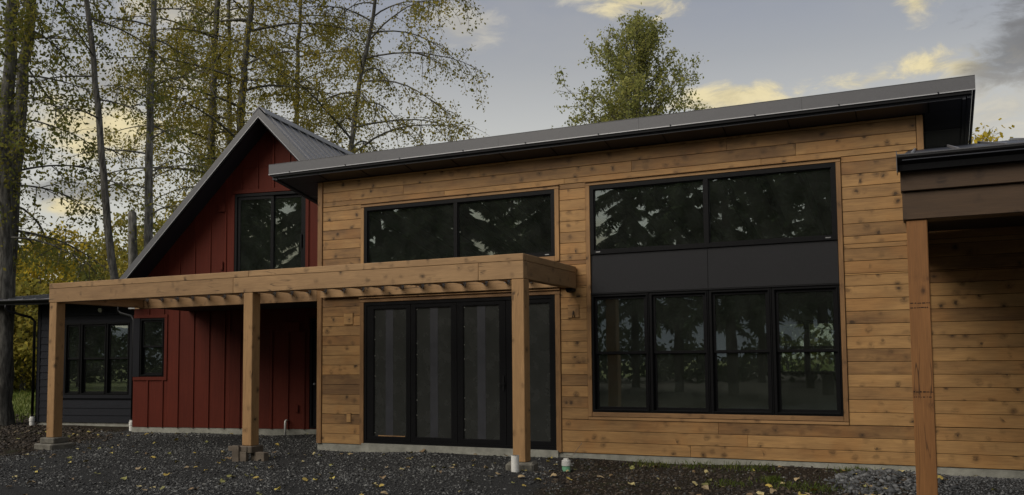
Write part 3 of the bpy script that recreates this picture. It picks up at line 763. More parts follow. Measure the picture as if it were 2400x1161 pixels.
for sg, lim in ((-1, SLo), (1, 5.5)):
    L = abs(lim - SA)
    p2 = lambda t, off: (SA + sg * t, ZT + off - GM * t)
    segs = [0, L * .34, L * .67, L]
    for a, b in zip(segs, segs[1:]):
        q = [p2(a + .001, -.201), p2(b - .001, -.201), p2(b - .001, 0), p2(a + .001, 0)]
        part(MB(RW).poly(q, -GO, -GO + .019), 'fascia', 'metal', groof)
    q = [p2(0, -.205), p2(L, -.205), p2(L, -.190), p2(0, -.190)]
    part(MB(RW).poly(q, -GO - .012, -GO - .0005), 'drip_edge', 'edge', groof)
    q = [p2(.05, -.25), p2(L, -.25), p2(L, -.212), p2(.05, -.212)]
    part(MB(RW).poly(q, -GO + .012, -GO + .05), 'sub_fascia', 'black_soft', groof)
    q = [p2(.0, -.235), p2(L, -.235), p2(L, -.222), p2(0, -.222)]
    part(MB(RW).poly(q, -GO + .052, -.024), 'soffit_panel', 'metal_dark', groof)
for k in range(0, 20):
    yy = -GO + .20 + k * .42
    if yy > GB: break
    for sg, lim in ((1, 5.5), (-1, SLo)):
        L = abs(lim - SA); a, b = (SA + sg * .10, ZT - GM * .10), (lim, ZT - GM * L)
        part(MB(RW).poly([(a[0], a[1] - .012), (b[0], b[1] - .012), (b[0], b[1] + .04), (a[0], a[1] + .04)], yy, yy + .022), 'seam_rib', 'roofing', groof)
part(MB(RW).poly([(SA - .16, ZT - .125), (SA, ZT + .035), (SA + .16, ZT - .125), (SA + .16, ZT - .10), (SA, ZT + .062), (SA - .16, ZT - .10)], -GO + .02, GB), 'ridge_cap', 'roofing', groof)
part(MB(RW).poly([(SA - .13, ZT - .145), (SA, ZT - .012), (SA + .13, ZT - .145), (SA, ZT + .002)], -GO - .003, -GO + .0), 'ridge_end_cap', 'metal', groof)
# hidden side wall of the wing
part(MB(RW).box(S0, S0 + .15, .171, GB - .3, 0, 3.15).box(S0 + .15, 5.4, GB - .5, GB - .35, 0, 3.1), 'side_wall', 'lap', house)

# ---- balcony deck over the recess between wing and cedar block
def deckmb(z0, z1, e=0):
    A, B = (-4.86, .062), (-5.27, 2.05); C_, D_ = RW((5.9, -.03, 0))[:2], (-.021, .062)
    return MB().hexa([(A[0], A[1], z0), (D_[0], D_[1], z0), (D_[0] - .0, 2.9, z0), (B[0], B[1], z0), (A[0], A[1], z1), (D_[0], D_[1], z1), (D_[0], 2.9, z1), (B[0], B[1], z1)])
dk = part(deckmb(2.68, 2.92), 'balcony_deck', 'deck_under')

# ---- slate lap-sided annex at the far left
LB = 1.2
LWIN = (-3.42, -1.46, .70, 2.53)
awall = part(rect_mesh(MB(RW), -4.28, S0 - .005, 0, 3.1, LB + .016, LB + .16, [LWIN]), 'slate_wall', 'lap_trim')
for k in range(17):
    z0 = .0 + k * .182; z1 = z0 + .19
    for a, b in ((-4.20, -3.52), (-1.36, S0 - .01), (-3.52, -1.36)):
        if (b == -1.36) and (z1 > .62 and z0 < 2.6): continue
        part(MB(RW).hexa([(a + .001, LB - .016, z0), (b - .001, LB - .016, z0), (b - .001, LB + .015, z0), (a + .001, LB + .015, z0), (a + .001, LB - .002, min(z1, 3.1)), (b - .001, LB - .002, min(z1, 3.1)), (b - .001, LB + .015, min(z1, 3.1)), (a + .001, LB + .015, min(z1, 3.1))]), 'lap_board', 'lap', awall)
part(MB(RW).box(-4.30, -4.202, LB - .026, LB + .16, -.002, 3.1), 'corner_board', 'lap_trim', awall)
part(frame_ring(MB(RW), LWIN[0] - .09, LWIN[1] + .09, LWIN[2] - .09, LWIN[3] + .09, .088, LB - .028, LB + .01), 'window_trim', 'lap_trim', awall)
le_ = [LWIN[0], -2.93, -2.15, LWIN[1]]
for i in range(3):
    double_hung(le_[i] + .004, le_[i + 1] - .004, LWIN[2], LWIN[3], 1.60, RW, LB - .01, label='black double-hung window in the slate wall, %s of three' % ('left', 'middle', 'right')[i])
part(MB(RW).box(-4.26, -4.1, LB + .17, 6.5, -.1, 3.05), 'side_wall', 'lap', house)
part(MB(RW).box(-4.09, -.5, 5.5, 5.6, -.1, 3.0).box(-4.09, -.45, LB + .2, 5.5, -.15, -.02), 'annex_inside', 'drywall', house)
AE, AEZ, AS = LB - .45, 3.12, .125
aroof = part(MB(RW).hexa([(-6.2, AE, AEZ - .05), (S0 - .03, AE, AEZ - .05), (S0 - .03, AE + 4, AEZ - .05 + 4 * AS), (-6.2, AE + 4, AEZ - .05 + 4 * AS), (-6.2, AE, AEZ + .03), (S0 - .03, AE, AEZ + .03), (S0 - .03, AE + 4, AEZ + .03 + 4 * AS), (-6.2, AE + 4, AEZ + .03 + 4 * AS)]), 'annex_roof', 'roofing')
s = -6.1
while s < S0 - .1:
    part(MB(RW).hexa([(s, AE + .01, AEZ + .031), (s + .02, AE + .01, AEZ + .031), (s + .02, AE + 4, AEZ + .031 + 4 * AS), (s, AE + 4, AEZ + .031 + 4 * AS), (s, AE + .01, AEZ + .065), (s + .02, AE + .01, AEZ + .065), (s + .02, AE + 4, AEZ + .065 + 4 * AS), (s, AE + 4, AEZ + .065 + 4 * AS)]), 'seam_rib', 'roofing', aroof); s += .42
part(MB(RW).poly([(-6.2, AEZ - .052), (S0 - .03, AEZ - .052), (S0 - .03, AEZ - .06), (-6.2, AEZ - .06)], AE + .02, LB - .02), 'soffit_panel', 'metal_dark', aroof)
def gutter(mb, x0, x1, yb, zt, h=.13, d=.13):
    """K-style gutter: back at yb, lip towards -y"""
    prof = [(yb, zt), (yb - d, zt), (yb - d - .004, zt - .02), (yb - d + .002, zt - .035), (yb - d + .02, zt - .065), (yb - d + .045, zt - .09), (yb - d + .05, zt - h), (yb, zt - h)]
    b = len(mb.v); n = len(prof)
    mb.v += [mb.pt((x0, y, z)) for y, z in prof] + [mb.pt((x1, y, z)) for y, z in prof]
    mb.f += [tuple(range(b, b + n)), tuple(range(b + 2 * n - 1, b + n - 1, -1))] + [(b + i, b + n + i, b + n + (i + 1) % n, b + (i + 1) % n) for i in range(n)]
    return mb
part(gutter(MB(RW), -6.2, S0 - .2, AE - .002, AEZ + .01), 'gutter', 'black', house)
def downspout(path, base):
    d = part(MB(RW).tube(path, .034, 8), 'downspout', 'black', house, smooth=True)
    x, y, z = base
    part(MB(RW).tube([(x, y, -.14), (x, y, .02), (x, y, .02), (x, y, .10)], [.062, .062, .07, .07], 14).tube([(x, y, .10), (x, y, .14)], [.055, .055], 14), 'pipe_boot', 'pvc', d)
downspout([(-4.85, AE - .06, AEZ - .10), (-4.85, AE - .06, AEZ - .2), (-4.80, AE - .02, AEZ - .27), (-4.42, LB - .12, AEZ - .42), (-4.35, LB - .07, AEZ - .52), (-4.35, LB - .07, .10)], (-4.35, LB - .07, 0))
downspout([(-1.42, AE - .06, AEZ - .10), (-1.42, AE - .06, AEZ - .32), (-1.35, AE - .06, AEZ - .40), (-.72, .30, AEZ - .50), (-.62, .26, AEZ - .60), (-.62, .26, .10)], (-.62, .26, 0))
part(MB(RW).tube([(-2.3, LB - .05, 2.86), (-2.3, LB - .12, 2.84)], .06, 10), 'soffit_light', 'galv', house)

# standpipe in front of the red wall
sp = MB(RW).tube([(3.654, -.10, -.12), (3.654, -.10, .13), (3.654, -.10, .17), (3.66, -.075, .195), (3.665, -.03, .20)], .024, 10)
o = sp.obj('standpipe', 'pvc', smooth=True); tag(o, 'thin white PVC standpipe elbow at the foot of the red wall', 'pipe')

# ---- porch on the right
YP = -3.75
part(MB().bbox(10.113, 10.304, YP, YP + .19, -.12, 2.845, .008), 'porch_post', 'porch_z')
for zz_ in (2.01, 1.965, 1.135, 1.085):
    sm = MB(); xx_ = 10.12
    while xx_ < 10.29:
        w_ = random.uniform(.008, .03); sm.box(xx_, min(xx_ + w_, 10.298), YP - .0012, YP + .001, zz_ + random.uniform(-.002, .002), zz_ + random.uniform(.006, .010)); xx_ += w_ + random.uniform(.004, .014)
    part(sm, 'strap_stain', 'black_soft')
part(MB().bbox(13.6, 13.79, YP, YP + .19, -.12, 2.845, .008), 'porch_post', 'porch_z')
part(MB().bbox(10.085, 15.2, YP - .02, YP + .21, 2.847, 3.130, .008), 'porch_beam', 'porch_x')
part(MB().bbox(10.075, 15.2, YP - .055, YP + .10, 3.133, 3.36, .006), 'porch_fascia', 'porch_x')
part(MB().bbox(10.09, 10.28, YP + .215, -.025, 2.90, 3.128, .008), 'porch_beam', 'perg_y')
pr = part(MB().hexa([(10.10, YP - .17, 3.42), (15.4, YP - .17, 3.42), (15.4, 0.9, 3.42 + .225 * 4.8), (10.10, 0.9, 3.42 + .225 * 4.8), (10.10, YP - .17, 3.47), (15.4, YP - .17, 3.47), (15.4, 0.9, 3.47 + .225 * 4.8), (10.10, 0.9, 3.47 + .225 * 4.8)]).box(10.11, 15.3, YP + .12, -.03, 3.20, 3.24), 'porch_roof', 'metal_dark')
x = 10.18
while x < 15.3:
    part(MB().hexa([(x, YP - .16, 3.471), (x + .02, YP - .16, 3.471), (x + .02, .9, 3.471 + .225 * 4.8), (x, .9, 3.471 + .225 * 4.8), (x, YP - .16, 3.50), (x + .02, YP - .16, 3.50), (x + .02, .9, 3.50 + .225 * 4.8), (x, .9, 3.50 + .225 * 4.8)]), 'seam_rib', 'roofing', pr); x += .41
part(gutter(MB(), 10.055, 15.4, YP - .058, 3.475, .15, .12), 'gutter', 'black', house)
part(MB().box(10.048, 10.054, YP - .19, YP - .05, 3.30, 3.52), 'gutter_end', 'metal', house)
part(MB().box(10.055, 15.4, YP - .182, YP - .174, 3.476, 3.486), 'gutter_lip', 'metal', house)

# ------------------------------------------------------------------ pergola
perg = thing('pergola', 'long tan timber pergola with three square posts in front of the house', 'pergola', (.3, -2, -.1))
PF = -2.0844; PXL, PXR, PZB, PZT = -4.585, 5.147, 2.63, 2.986; TZ = 2.885
for x1 in (PXL + .19 + .015, .279, PXR - .0):
    pp = part(MB().bbox(x1 - .1905, x1, PF + .004, PF + .1945, {True: .137, False: .137}[x1 < 3] if x1 < 3 else .07, PZB - .002, .008), 'post', 'perg_z', perg)
def beam(n, x0, x1, y0, y1, z0, z1, mat): return part(MB().bbox(x0, x1, y0, y1, z0, z1, .006), n, mat, perg)
for a, b in ((PXL, -.135), (-.135, 4.434), (4.434, PXR)): beam('beam', a + .0012, b - .0012, PF, PF + .14, PZB, TZ - .001, 'perg_x')
for a, b in ((PXL, .196), (.196, PXR)): beam('cap_board', a + .0012, b - .0012, PF - .003, PF + .16, TZ + .0015, PZT, 'perg_x')
beam('beam', PXR - .14, PXR - .002, PF + .142, -.025, PZB, TZ - .001, 'perg_y'); beam('cap_board', PXR - .145, PXR, PF + .162, -.02, TZ + .0015, PZT, 'perg_y')
beam('beam', PXL + .002, PXL + .14, PF + .142, -.002, PZB, TZ - .001, 'perg_y'); beam('cap_board', PXL + .002, PXL + .14, PF + .162, -.002, TZ + .0015, PZT, 'perg_y')
beam('ledger', PXL - .27, -.024, -.0, .058, 2.612, 2.86, 'perg_x'); beam('ledger', .11, PXR - .145, -.075, -.047, 2.66, 2.90, 'perg_x')
part(MB().box(PXL - .29, PXL - .10, -.006, -.0015, 2.62, 2.85), 'steel_bracket', 'galv', perg)
br = MB()
for i in range(4):
    for j in range(3): br.tube([(PXL - .26 + j * .06, -.0065, 2.66 + i * .05), (PXL - .26 + j * .06, -.016, 2.66 + i * .05)], .010, 6)
part(br, 'bracket_bolts', 'black_soft', perg)
part(MB().poly([(PXR - .13, 2.628), (PXR - .01, 2.628), (PXR - .01, 2.585), (PXR - .10, 2.56)], -.19, -.024), 'corbel', 'black_soft', perg)
xj = -4.349
while xj < 4.95:
    yb = -.077 if xj > .1 else -.002
    if abs(xj - PXL) > .2:
        j_ = beam('joist', xj - .022, xj + .022, PF + .142, yb, 2.785, 2.935, 'perg_y')
        hg = MB().box(xj - .028, xj + .028, yb - .055, yb - .001, 2.777, 2.7835).box(xj - .0285, xj - .0235, yb - .06, yb - .001, 2.782, 2.88).box(xj + .0235, xj + .0285, yb - .06, yb - .001, 2.782, 2.88)
        hg.box(xj - .05, xj - .029, yb - .004, yb - .0005, 2.775, 2.87).box(xj + .029, xj + .05, yb - .004, yb - .0005, 2.775, 2.87)
        hg.box(xj + .02, xj + .045, yb - .03, yb - .008, 2.745, 2.776)
        part(hg, 'joist_hanger', 'galv', j_)
    xj += .4145
# footings
def rot_box(cx, cy, hx, hy, z0, z1, a, c=.012):
    ca, sa_ = math.cos(a), math.sin(a)
    return MB(lambda p: (cx + p[0] * ca - p[1] * sa_, cy + p[0] * sa_ + p[1] * ca, p[2])).bbox(-hx, hx, -hy, hy, z0, z1, c)
fp = part(rot_box(-4.475, PF + .1, .17, .17, .03, .135, .1), 'footing_block', 'block', perg)
part(rot_box(-4.47, PF + .1, .25, .24, -.18, .029, -.05, .02), 'footing_block', 'block', perg)
part(rot_box(5.05, PF + .1, .20, .20, -.18, .068, .25, .03), 'footing_block', 'block', perg)
part(rot_box(.184, PF + .1, .15, .15, .02, .135, 0), 'footing_block', 'old_wood', perg)
for cx, cy, hx, hy, z0, z1, a in ((.06, PF - .045, .19, .025, .05, .13, .03), (.05, PF - .09, .07, .016, -.14, .145, .0), (.12, PF - .05, .13, .035, -.14, .048, .04), (.42, PF + .05, .17, .05, -.14, .04, -.2)):
    part(rot_box(cx, cy, hx, hy, z0, z1, a, .004), 'shim_board', 'old_wood', perg)

# ------------------------------------------------------------------ small things on the ground
def gp(x, y): return float(hgt(x, y))
x, y = 5.103, -2.32
mb = MB(); z = -0.015
mb.tube([(x, y, z - .1), (x, y, z + .205)], .055, 20, cap=False).tube([(x, y, z + .205), (x, y, z + .06)], .047, 20)
b = len(mb.v) - 40
mb.f += [(b - 20 + k, b - 20 + (k + 1) % 20, b + (k + 1) % 20, b + k) for k in range(20)]
o = mb.obj('pipe_stub', 'pvc', smooth=False, fix=False); tag(o, 'short open white PVC pipe standing in gravel beside the right pergola post', 'pipe')
x, y = 5.508, -1.464; z = gp(x, y)
cp = thing('capped_pipe', 'green pipe with a white screw cap standing by the cedar wall', 'pipe', (x, y, z))
part(MB().tube([(x, y, z - .1), (x, y, z + .085)], .058, 20), 'pipe', 'pvc_green', cp)
part(MB().tube([(x, y, z + .086), (x, y, z + .13), (x, y, z + .13), (x, y, z + .145), (x, y, z + .145), (x, y, z + .165)], [.066, .066, .061, .061, .064, .060], 20).box(x - .03, x + .03, y - .03, y + .03, z + .165, z + .19), 'cap', 'pvc', cp)
part(MB().tube([(x - .04, y + .03, z + .16), (x - .07, y + .2, z + .21), (x - .14, y + .6, z + .15), (x - .2, y + 1.17, z + .30)], .0035, 5), 'wire', 'galv', cp)

# gravel
def stones(n, xr, yr, size, keep, name, mat, sink=.3, flat=.55):
    x = rng.uniform(*xr, n); y = rng.uniform(*yr, n); k = keep(x, y); x, y = x[k], y[k]; n = len(x)
    s = np.minimum(size * np.exp(rng.normal(0, .45, n)), size * 2.6); base = np.array([(1, 0, 0), (0, 1, 0), (-1, 0, 0), (0, -1, 0), (.2, .1, 1), (-.1, .2, -1)], float)
    jit = rng.normal(0, .28, (n, 6, 3)); V = base[None] + jit
    a = rng.uniform(0, 6.28, n); ca, sn = np.cos(a), np.sin(a)
    V = V * np.stack([s, s * rng.uniform(.5, .95, n), s * flat * rng.uniform(.6, 1.2, n)], -1)[:, None, :]
    X = V[..., 0] * ca[:, None] - V[..., 1] * sn[:, None]; Y = V[..., 0] * sn[:, None] + V[..., 1] * ca[:, None]
    tilt = rng.normal(0, .3, n)[:, None]; Z = V[..., 2] + X * tilt
    W = np.stack([X + x[:, None], Y + y[:, None], Z + (hgt(x, y) + s * flat * (1 - sink) - s * .25)[:, None]], -1).reshape(-1, 3)
    F = np.array([(0, 1, 4), (1, 2, 4), (2, 3, 4), (3, 0, 4), (1, 0, 5), (2, 1, 5), (3, 2, 5), (0, 3, 5)])
    F = (np.arange(n) * 6)[:, None, None] + F[None]
    o = np_obj(name, W, F.reshape(-1, 3), mat); return tag(o, kind='stuff')
def stone_mat(name, stops):
    m, g, p = new_mat(name)
    r = g.node('ShaderNodeNewGeometry').outputs['Random Per Island']
    g.put(p.inputs['Base Color'], g.ramp(r, stops)); p.inputs['Roughness'].default_value = .75; p.inputs['Specular IOR Level'].default_value = .35
    return m
M['stone'] = stone_mat('crushed_basalt', [(0, (.016, .016, .0155)), (.5, (.046, .046, .044)), (.85, (.10, .10, .096)), (1, (.22, .22, .205))])
M['stone_blue'] = stone_mat('crushed_slate', [(0, (.03, .032, .033)), (.5, (.07, .073, .075)), (1, (.17, .172, .172))])
yard = lambda x, y: (left_edge(x, y) < .15) & (right_edge(x, y) < .2) & (y < np.where(x < 0.0, OY + (x - OX) * .17 - .05, -.04)) & (rng.random(len(x)) < np.clip(.62 + .42 * np.sin(x * 1.1 + np.sin(y * 1.7) * 1.2 + .6) * np.sin(y * 1.3 + x * .35 + 1.1) + .25 * np.sin(x * 3.7 + y * 2.9), .12, 1))
g1 = stones(125000, (-7.5, 6.8), (-5.6, 2.8), .0132, yard, 'gravel', 'stone'); tag(g1, 'dark crushed rock covering the yard under the pergola', 'gravel')
g2 = stones(3600, (8.9, 10.7), (-3.2, -.04), .028, lambda x, y: ((x - 9.75) / .75) ** 2 + ((y + 1.3) / 1.2) ** 2 < rng.uniform(.5, 1.1, len(x)), 'gravel', 'stone_blue'); tag(g2, 'small heap of blue-grey slate chips beside the porch post', 'gravel')
g3 = stones(9000, (10.2, 13.5), (-2.2, -.04), .012, lambda x, y: x > 0, 'gravel', 'stone_blue'); tag(g3, 'fine grey gravel on the porch floor', 'gravel')
soilk = lambda x, y: (right_edge(x, y) > .0) & (y < -.05) & (x < 10.4)
g4 = stones(4200, (4.5, 10.4), (-5.0, -.03), .011, soilk, 'gravel', 'stone'); tag(g4, 'loose pebbles strewn over the dark soil below the big windows', 'gravel')
M['soil'] = stone_mat('soil_clods', [(0, (.018, .013, .009)), (.6, (.04, .03, .02)), (1, (.075, .055, .035))])
g5 = stones(14000, (-16, -2.5), (-5, 6), .028, lambda x, y: (left_edge(x, y) > -.1) & (y < np.where(x > -10.5, 2.2, 9)), 'soil_clods', 'soil'); tag(g5, 'dark crumbly soil left of the gravel yard', 'soil')
g6 = stones(6000, (4.5, 10.4), (-5.0, -.03), .02, soilk, 'soil_clods', 'soil', .4); tag(g6, 'dark crumbly soil below the big windows', 'soil')


def blades(n, xr, yr, h, keep, name, label, cluster=None, w=.006):
    if cluster is None: x = rng.uniform(*xr, n); y = rng.uniform(*yr, n)
    else:
        c = np.array(cluster); i = rng.integers(0, len(c), n); x = c[i, 0] + rng.normal(0, c[i, 2]); y = c[i, 1] + rng.normal(0, c[i, 2])
    k = keep(x, y); x, y = x[k], y[k]; n = len(x); z = hgt(x, y)
    a = rng.uniform(0, 6.28, n); hh = h * rng.uniform(.4, 1.25, n); ln = hh * rng.uniform(.1, .7, n); b = rng.uniform(0, 6.28, n)
    dx, dy = np.cos(a) * w, np.sin(a) * w; lx, ly = np.cos(b) * ln, np.sin(b) * ln
    V = np.stack([np.stack([x - dx, y - dy, z], -1), np.stack([x + dx, y + dy, z], -1), np.stack([x + lx * .35 + dx * .8, y + ly * .35 + dy * .8, z + hh * .65], -1), np.stack([x + lx, y + ly, z + hh], -1)], 1).reshape(-1, 3)
    F = (np.arange(n) * 4)[:, None] + np.arange(4)[None]
    return tag(np_obj(name, V, F, 'grass'), label, 'grass', kind='stuff')
blades(30000, (-48, -12), (2, 34), .22, lambda x, y: x < -11.5 + rng.normal(0, .6, len(x)), 'grass', 'meadow grass beyond the slate annex', w=.012)
blades(9000, (-62, -38), (12, 44), .8, lambda x, y: x < -38, 'tall_grass', 'tall pale grass at the edge of the wood', w=.016)
blades(1300, None, None, .07, lambda x, y: y < -.03, 'grass', 'thin grass tufts along the foundation below the big windows', [(6.6, -.35, .12), (7.05, -.3, .16), (7.6, -.35, .18), (8.0, -.45, .15), (8.3, -1.35, .10), (8.35, -1.3, .06), (9.3, -.3, .15), (6.3, -.3, .1), (8.7, -1.7, .18), (9.0, -2.1, .15), (7.9, -1.9, .15)], w=.004)

# fallen leaves: single leaves share six meshes
def leaf_mesh(seed):
    r = random.Random(seed); n = 9; V = [(0, 0, r.uniform(.002, .012))]; 
    for i in range(n):
        t = 2 * math.pi * i / n; rad = .05 * (1 + .35 * math.cos(t)) * r.uniform(.8, 1.12); V.append((rad * math.cos(t), rad * .85 * math.sin(t), r.uniform(-.006, .022)))
    V += [(-.03, .0, .004), (-.09, .012, .012), (-.09, .015, .012)]
    F = [(0, i + 1, (i + 1) % n + 1) for i in range(n)] + [(n + 1, n + 2, n + 3)]
    me = bpy.data.meshes.new('fallen_leaf'); me.from_pydata(V, [], F); return me
def fallen_mat(i, c):
    m, g, p = new_mat('fallen_leaf_%s' % ('gold', 'straw', 'tan', 'olive', 'brown', 'lemon')[i])
    r = g.node('ShaderNodeObjectInfo').outputs['Random']; n = g.noise(g.node('ShaderNodeNewGeometry').outputs['Position'], 40, 3)
    cc = g.mix(1, c + (1,), g.ramp(r, [(0, .6), (1, 1.15)]), 'MULTIPLY'); cc = g.mix(g.ss(n, .55, .7), cc, tuple(v * .45 for v in c) + (1,))
    g.put(p.inputs['Base Color'], cc); p.inputs['Roughness'].default_value = .6; return m
LM = [fallen_mat(i, c) for i, c in enumerate([(.40, .29, .06), (.46, .38, .17), (.34, .25, .13), (.22, .21, .06), (.2, .13, .06), (.50, .40, .09)])]
LMESH = []
for i in range(6):
    me = leaf_mesh(i); me.materials.append(LM[i]); LMESH.append(me)
def in_house(x, y): return (x > -.05 and y > -.04) or (x <= 0 and y > OY + (x - OX) * .17 - .05 and x > -6.75) or (x <= -6.7 and y > 2.2 and x > -11)
cnt = 0
fwv, rtv = np.array([fx.x, fx.y]), np.array([rx.x, rx.y])
def leaf_at(x, y, big=1.0, z=None):
    o = bpy.data.objects.new('fallen_leaf', random.choice(LMESH)); COL.objects.link(o)
    s = random.uniform(.5, 1.05) * big
    o.location = (x, y, (gp(x, y) + .022) if z is None else z); o.rotation_euler = (random.gauss(0, .22), random.gauss(0, .22), random.uniform(0, 6.28)); o.scale = (s, s, s * random.uniform(.7, 2))
    return tag(o, 'yellowed autumn leaf lying on the dark ground in front of the house', 'leaf', 'fallen leaves scattered over the yard')
while cnt < 285:
    d = random.uniform(9.2, 22) ** 1.0; u = random.uniform(-.60, .62)
    x, y = CAMP.x + fwv[0] * d + rtv[0] * u * d, CAMP.y + fwv[1] * d + rtv[1] * u * d
    if in_house(x, y) or x > 10.1 and random.random() < .8: continue
    if random.random() < .35 and y > -1.0: continue
    leaf_at(x, y); cnt += 1
leaf_at(2.30, -.10, 1.25); leaf_at(3.9, -.09, 1.2); leaf_at(9.55, -1.9, 1.6)

# ------------------------------------------------------------------ trees
def at(u, v, d):
    """world point along a known sight line of the survey, at ground distance d"""
    r = fw + r2 * ((u - 1200) / 2090.12) - u2 * ((v - 704.83) / 2090.12); r = r / math.hypot(r.x, r.y)
    return CAMP + r * d

def np_tube(path, rad, n):
    path = np.asarray(path, float); d = np.gradient(path, axis=0); d /= np.linalg.norm(d, axis=1)[:, None] + 1e-9
    ref = np.where(np.abs(d[:, 2:3]) < .9, np.array([[0, 0, 1.]]), np.array([[1., 0, 0]]))
    a = np.cross(d, ref); a /= np.linalg.norm(a, axis=1)[:, None] + 1e-9; b = np.cross(d, a)
    t = np.arange(n) * 2 * np.pi / n
    V = path[:, None] + (a[:, None] * np.cos(t)[None, :, None] + b[:, None] * np.sin(t)[None, :, None]) * np.asarray(rad)[:, None, None]
    m = len(path); i = np.arange(m * n).reshape(m, n); j = np.roll(i, -1, 1)
    F = np.stack([i[:-1], j[:-1], j[1:], i[1:]], -1).reshape(-1, 4)
    return V.reshape(-1, 3), F

class Tubes:
    def __init__(s): s.V = []; s.F = []; s.n = 0
    def add(s, path, rad, n=5):
        V, F = np_tube(path, rad, n); s.V.append(V); s.F.append(F + s.n); s.n += len(V)
    def obj(s, name, mat, parent): return np_obj(name, np.concatenate(s.V), np.concatenate(s.F), mat, parent, True)

def leaf_cloud(name, C, size, mat, parent, r, flat=0.0, stretch=1.35):
    """one small rhombic face per leaf, hanging at random angles"""
    C = np.asarray(C); n = len(C)
    a = r.normal(0, 1, (n, 3)); a[:, 2] -= .6; a /= np.linalg.norm(a, axis=1)[:, None]
    q = r.normal(0, 1, (n, 3)); b = np.cross(a, q); b /= np.linalg.norm(b, axis=1)[:, None] + 1e-9
    s = (size * np.exp(r.normal(0, .25, n)))[:, None]
    V = np.stack([C, C + a * s * .5 * stretch + b * s * .42, C + a * s * stretch, C + a * s * .5 * stretch - b * s * .42], 1).reshape(-1, 3)
    F = (np.arange(n) * 4)[:, None] + np.arange(4)[None]
    return np_obj(name, V, F, mat, parent)

def curve(p, d, L, n, bend, r, wob=.12):
    pts = [np.array(p, float)]; d = np.array(d, float); d /= np.linalg.norm(d)
    for i in range(n):
        d = d + np.array([0, 0, bend / n]) + r.normal(0, wob, 3) / n ** .5; d /= np.linalg.norm(d); pts.append(pts[-1] + d * L / n)
    return np.array(pts)

def tree(name, label, path, rad, seed, limbs, z0, z1, Lf, mat_leaf, mat_bark='bark', leaf=.085, per=16, nsub=7, elev=.35, bend=-.35, spread=.16, group=None, sides=12, sector=None, twig_r=.006, sub_len=.42, low=None):
    r = np.random.default_rng(seed); path = np.array([tuple(p) for p in path], float)
    root = thing(name, label, 'tree', tuple(path[0]), group)
    T = Tubes()
    # refine the trunk
    t = np.linspace(0, len(path) - 1, 26); pp = np.stack([np.interp(t, np.arange(len(path)), path[:, k]) for k in range(3)], -1)
    zz = pp[:, 2]; fr = (zz - zz[0]) / (zz[-1] - zz[0]); rr = rad * (1 - .86 * fr ** 1.05) + rad * .5 * np.exp(-(zz - zz[0]) / .5)
    pp[1:-1, :2] += r.normal(0, rad * .10, (24, 2))
    T.add(pp, rr, sides)
    C = []
    for i in range(limbs):
        f = (i + r.uniform(.2, .8)) / limbs; z = z0 + (z1 - z0) * f
        p = np.array([np.interp(z, zz, pp[:, k]) for k in range(3)]); rb = np.interp(z, zz, rr)
        az = i * 2.39996 + r.normal(0, .35)
        if sector is not None and r.random() < .6: az = sector + r.normal(0, .7)
        L = Lf(f) * r.uniform(.75, 1.2); e = elev + r.normal(0, .18)
        dirv = np.array([math.cos(az) * math.cos(e), math.sin(az) * math.cos(e), math.sin(e)])
        limb = curve(p, dirv, L, 9, bend, r); rl = min(rb * .5, .010 + L * .0095)
        T.add(limb, np.linspace(rl, .007, 10), 5)
        for j in range(nsub + int(L * 1.2)):
            g = r.uniform(.22, 1.0) ** .8; idx = g * 9; k0 = min(int(idx), 8); q = limb[k0] + (limb[k0 + 1] - limb[k0]) * (idx - k0)
            dd = (limb[k0 + 1] - limb[k0]); dd /= np.linalg.norm(dd); dd = dd * .7 + r.normal(0, .65, 3); dd[2] -= .1
            Ls = (sub_len * L * (1.15 - .7 * g) + .25) * r.uniform(.6, 1.2)
            sub = curve(q, dd, Ls, 5, bend * 1.2, r, .22); T.add(sub, np.linspace(.4 * rl * (1 - .7 * g) + .005, twig_r * .5, 6), 4)
            nl = int(per * (Ls + .3) * r.uniform(.5, 1.5))
            if nl:
                w = r.uniform(.1, 1, nl) * 5; k = np.minimum(w.astype(int), 4); c = sub[k] + (sub[k + 1] - sub[k]) * (w - k)[:, None] + r.normal(0, spread, (nl, 3))
                c[:, 2] -= np.abs(r.normal(0, spread * .6, nl)); C.append(c)
    if low:      # short leafy sprouts clothing the trunk
        for z in np.linspace(low[0], low[1], low[2]):
            p = np.array([np.interp(z, zz, pp[:, k]) for k in range(3)]); az = r.uniform(0, 6.28)
            sub = curve(p, (math.cos(az), math.sin(az), .3), r.uniform(.4, 1.1), 4, -.4, r, .25); T.add(sub, np.linspace(.012, .004, 5), 4)
            nl = int(per * 1.6); k = r.integers(0, 4, nl); C.append(sub[k] + r.normal(0, spread, (nl, 3)))
    o = T.obj('trunk', mat_bark, root); o.matrix_parent_inverse = Matrix.Translation(root.location).inverted()
    C = np.concatenate(C)
    o = leaf_cloud('crown', C, leaf, mat_leaf, root, r); o.matrix_parent_inverse = Matrix.Translation(root.location).inverted()
    return len(C)

def base(u, v, d, z=-.2):
    p = at(u, v, d); p.z = z; return p
def tpath(d, pts, top):
    """trunk from the ground up through surveyed directions (u, v), ending at a height"""
    q = [at(u, v, d) for u, v in pts]; q0 = q[0].copy(); q0.z = -.25; 
    e = q[-1] + (q[-1] - q[-2]) * ((top - q[-1].z) / max(.5, (q[-1].z - q[-2].z)))
    return [q0] + q + [e]

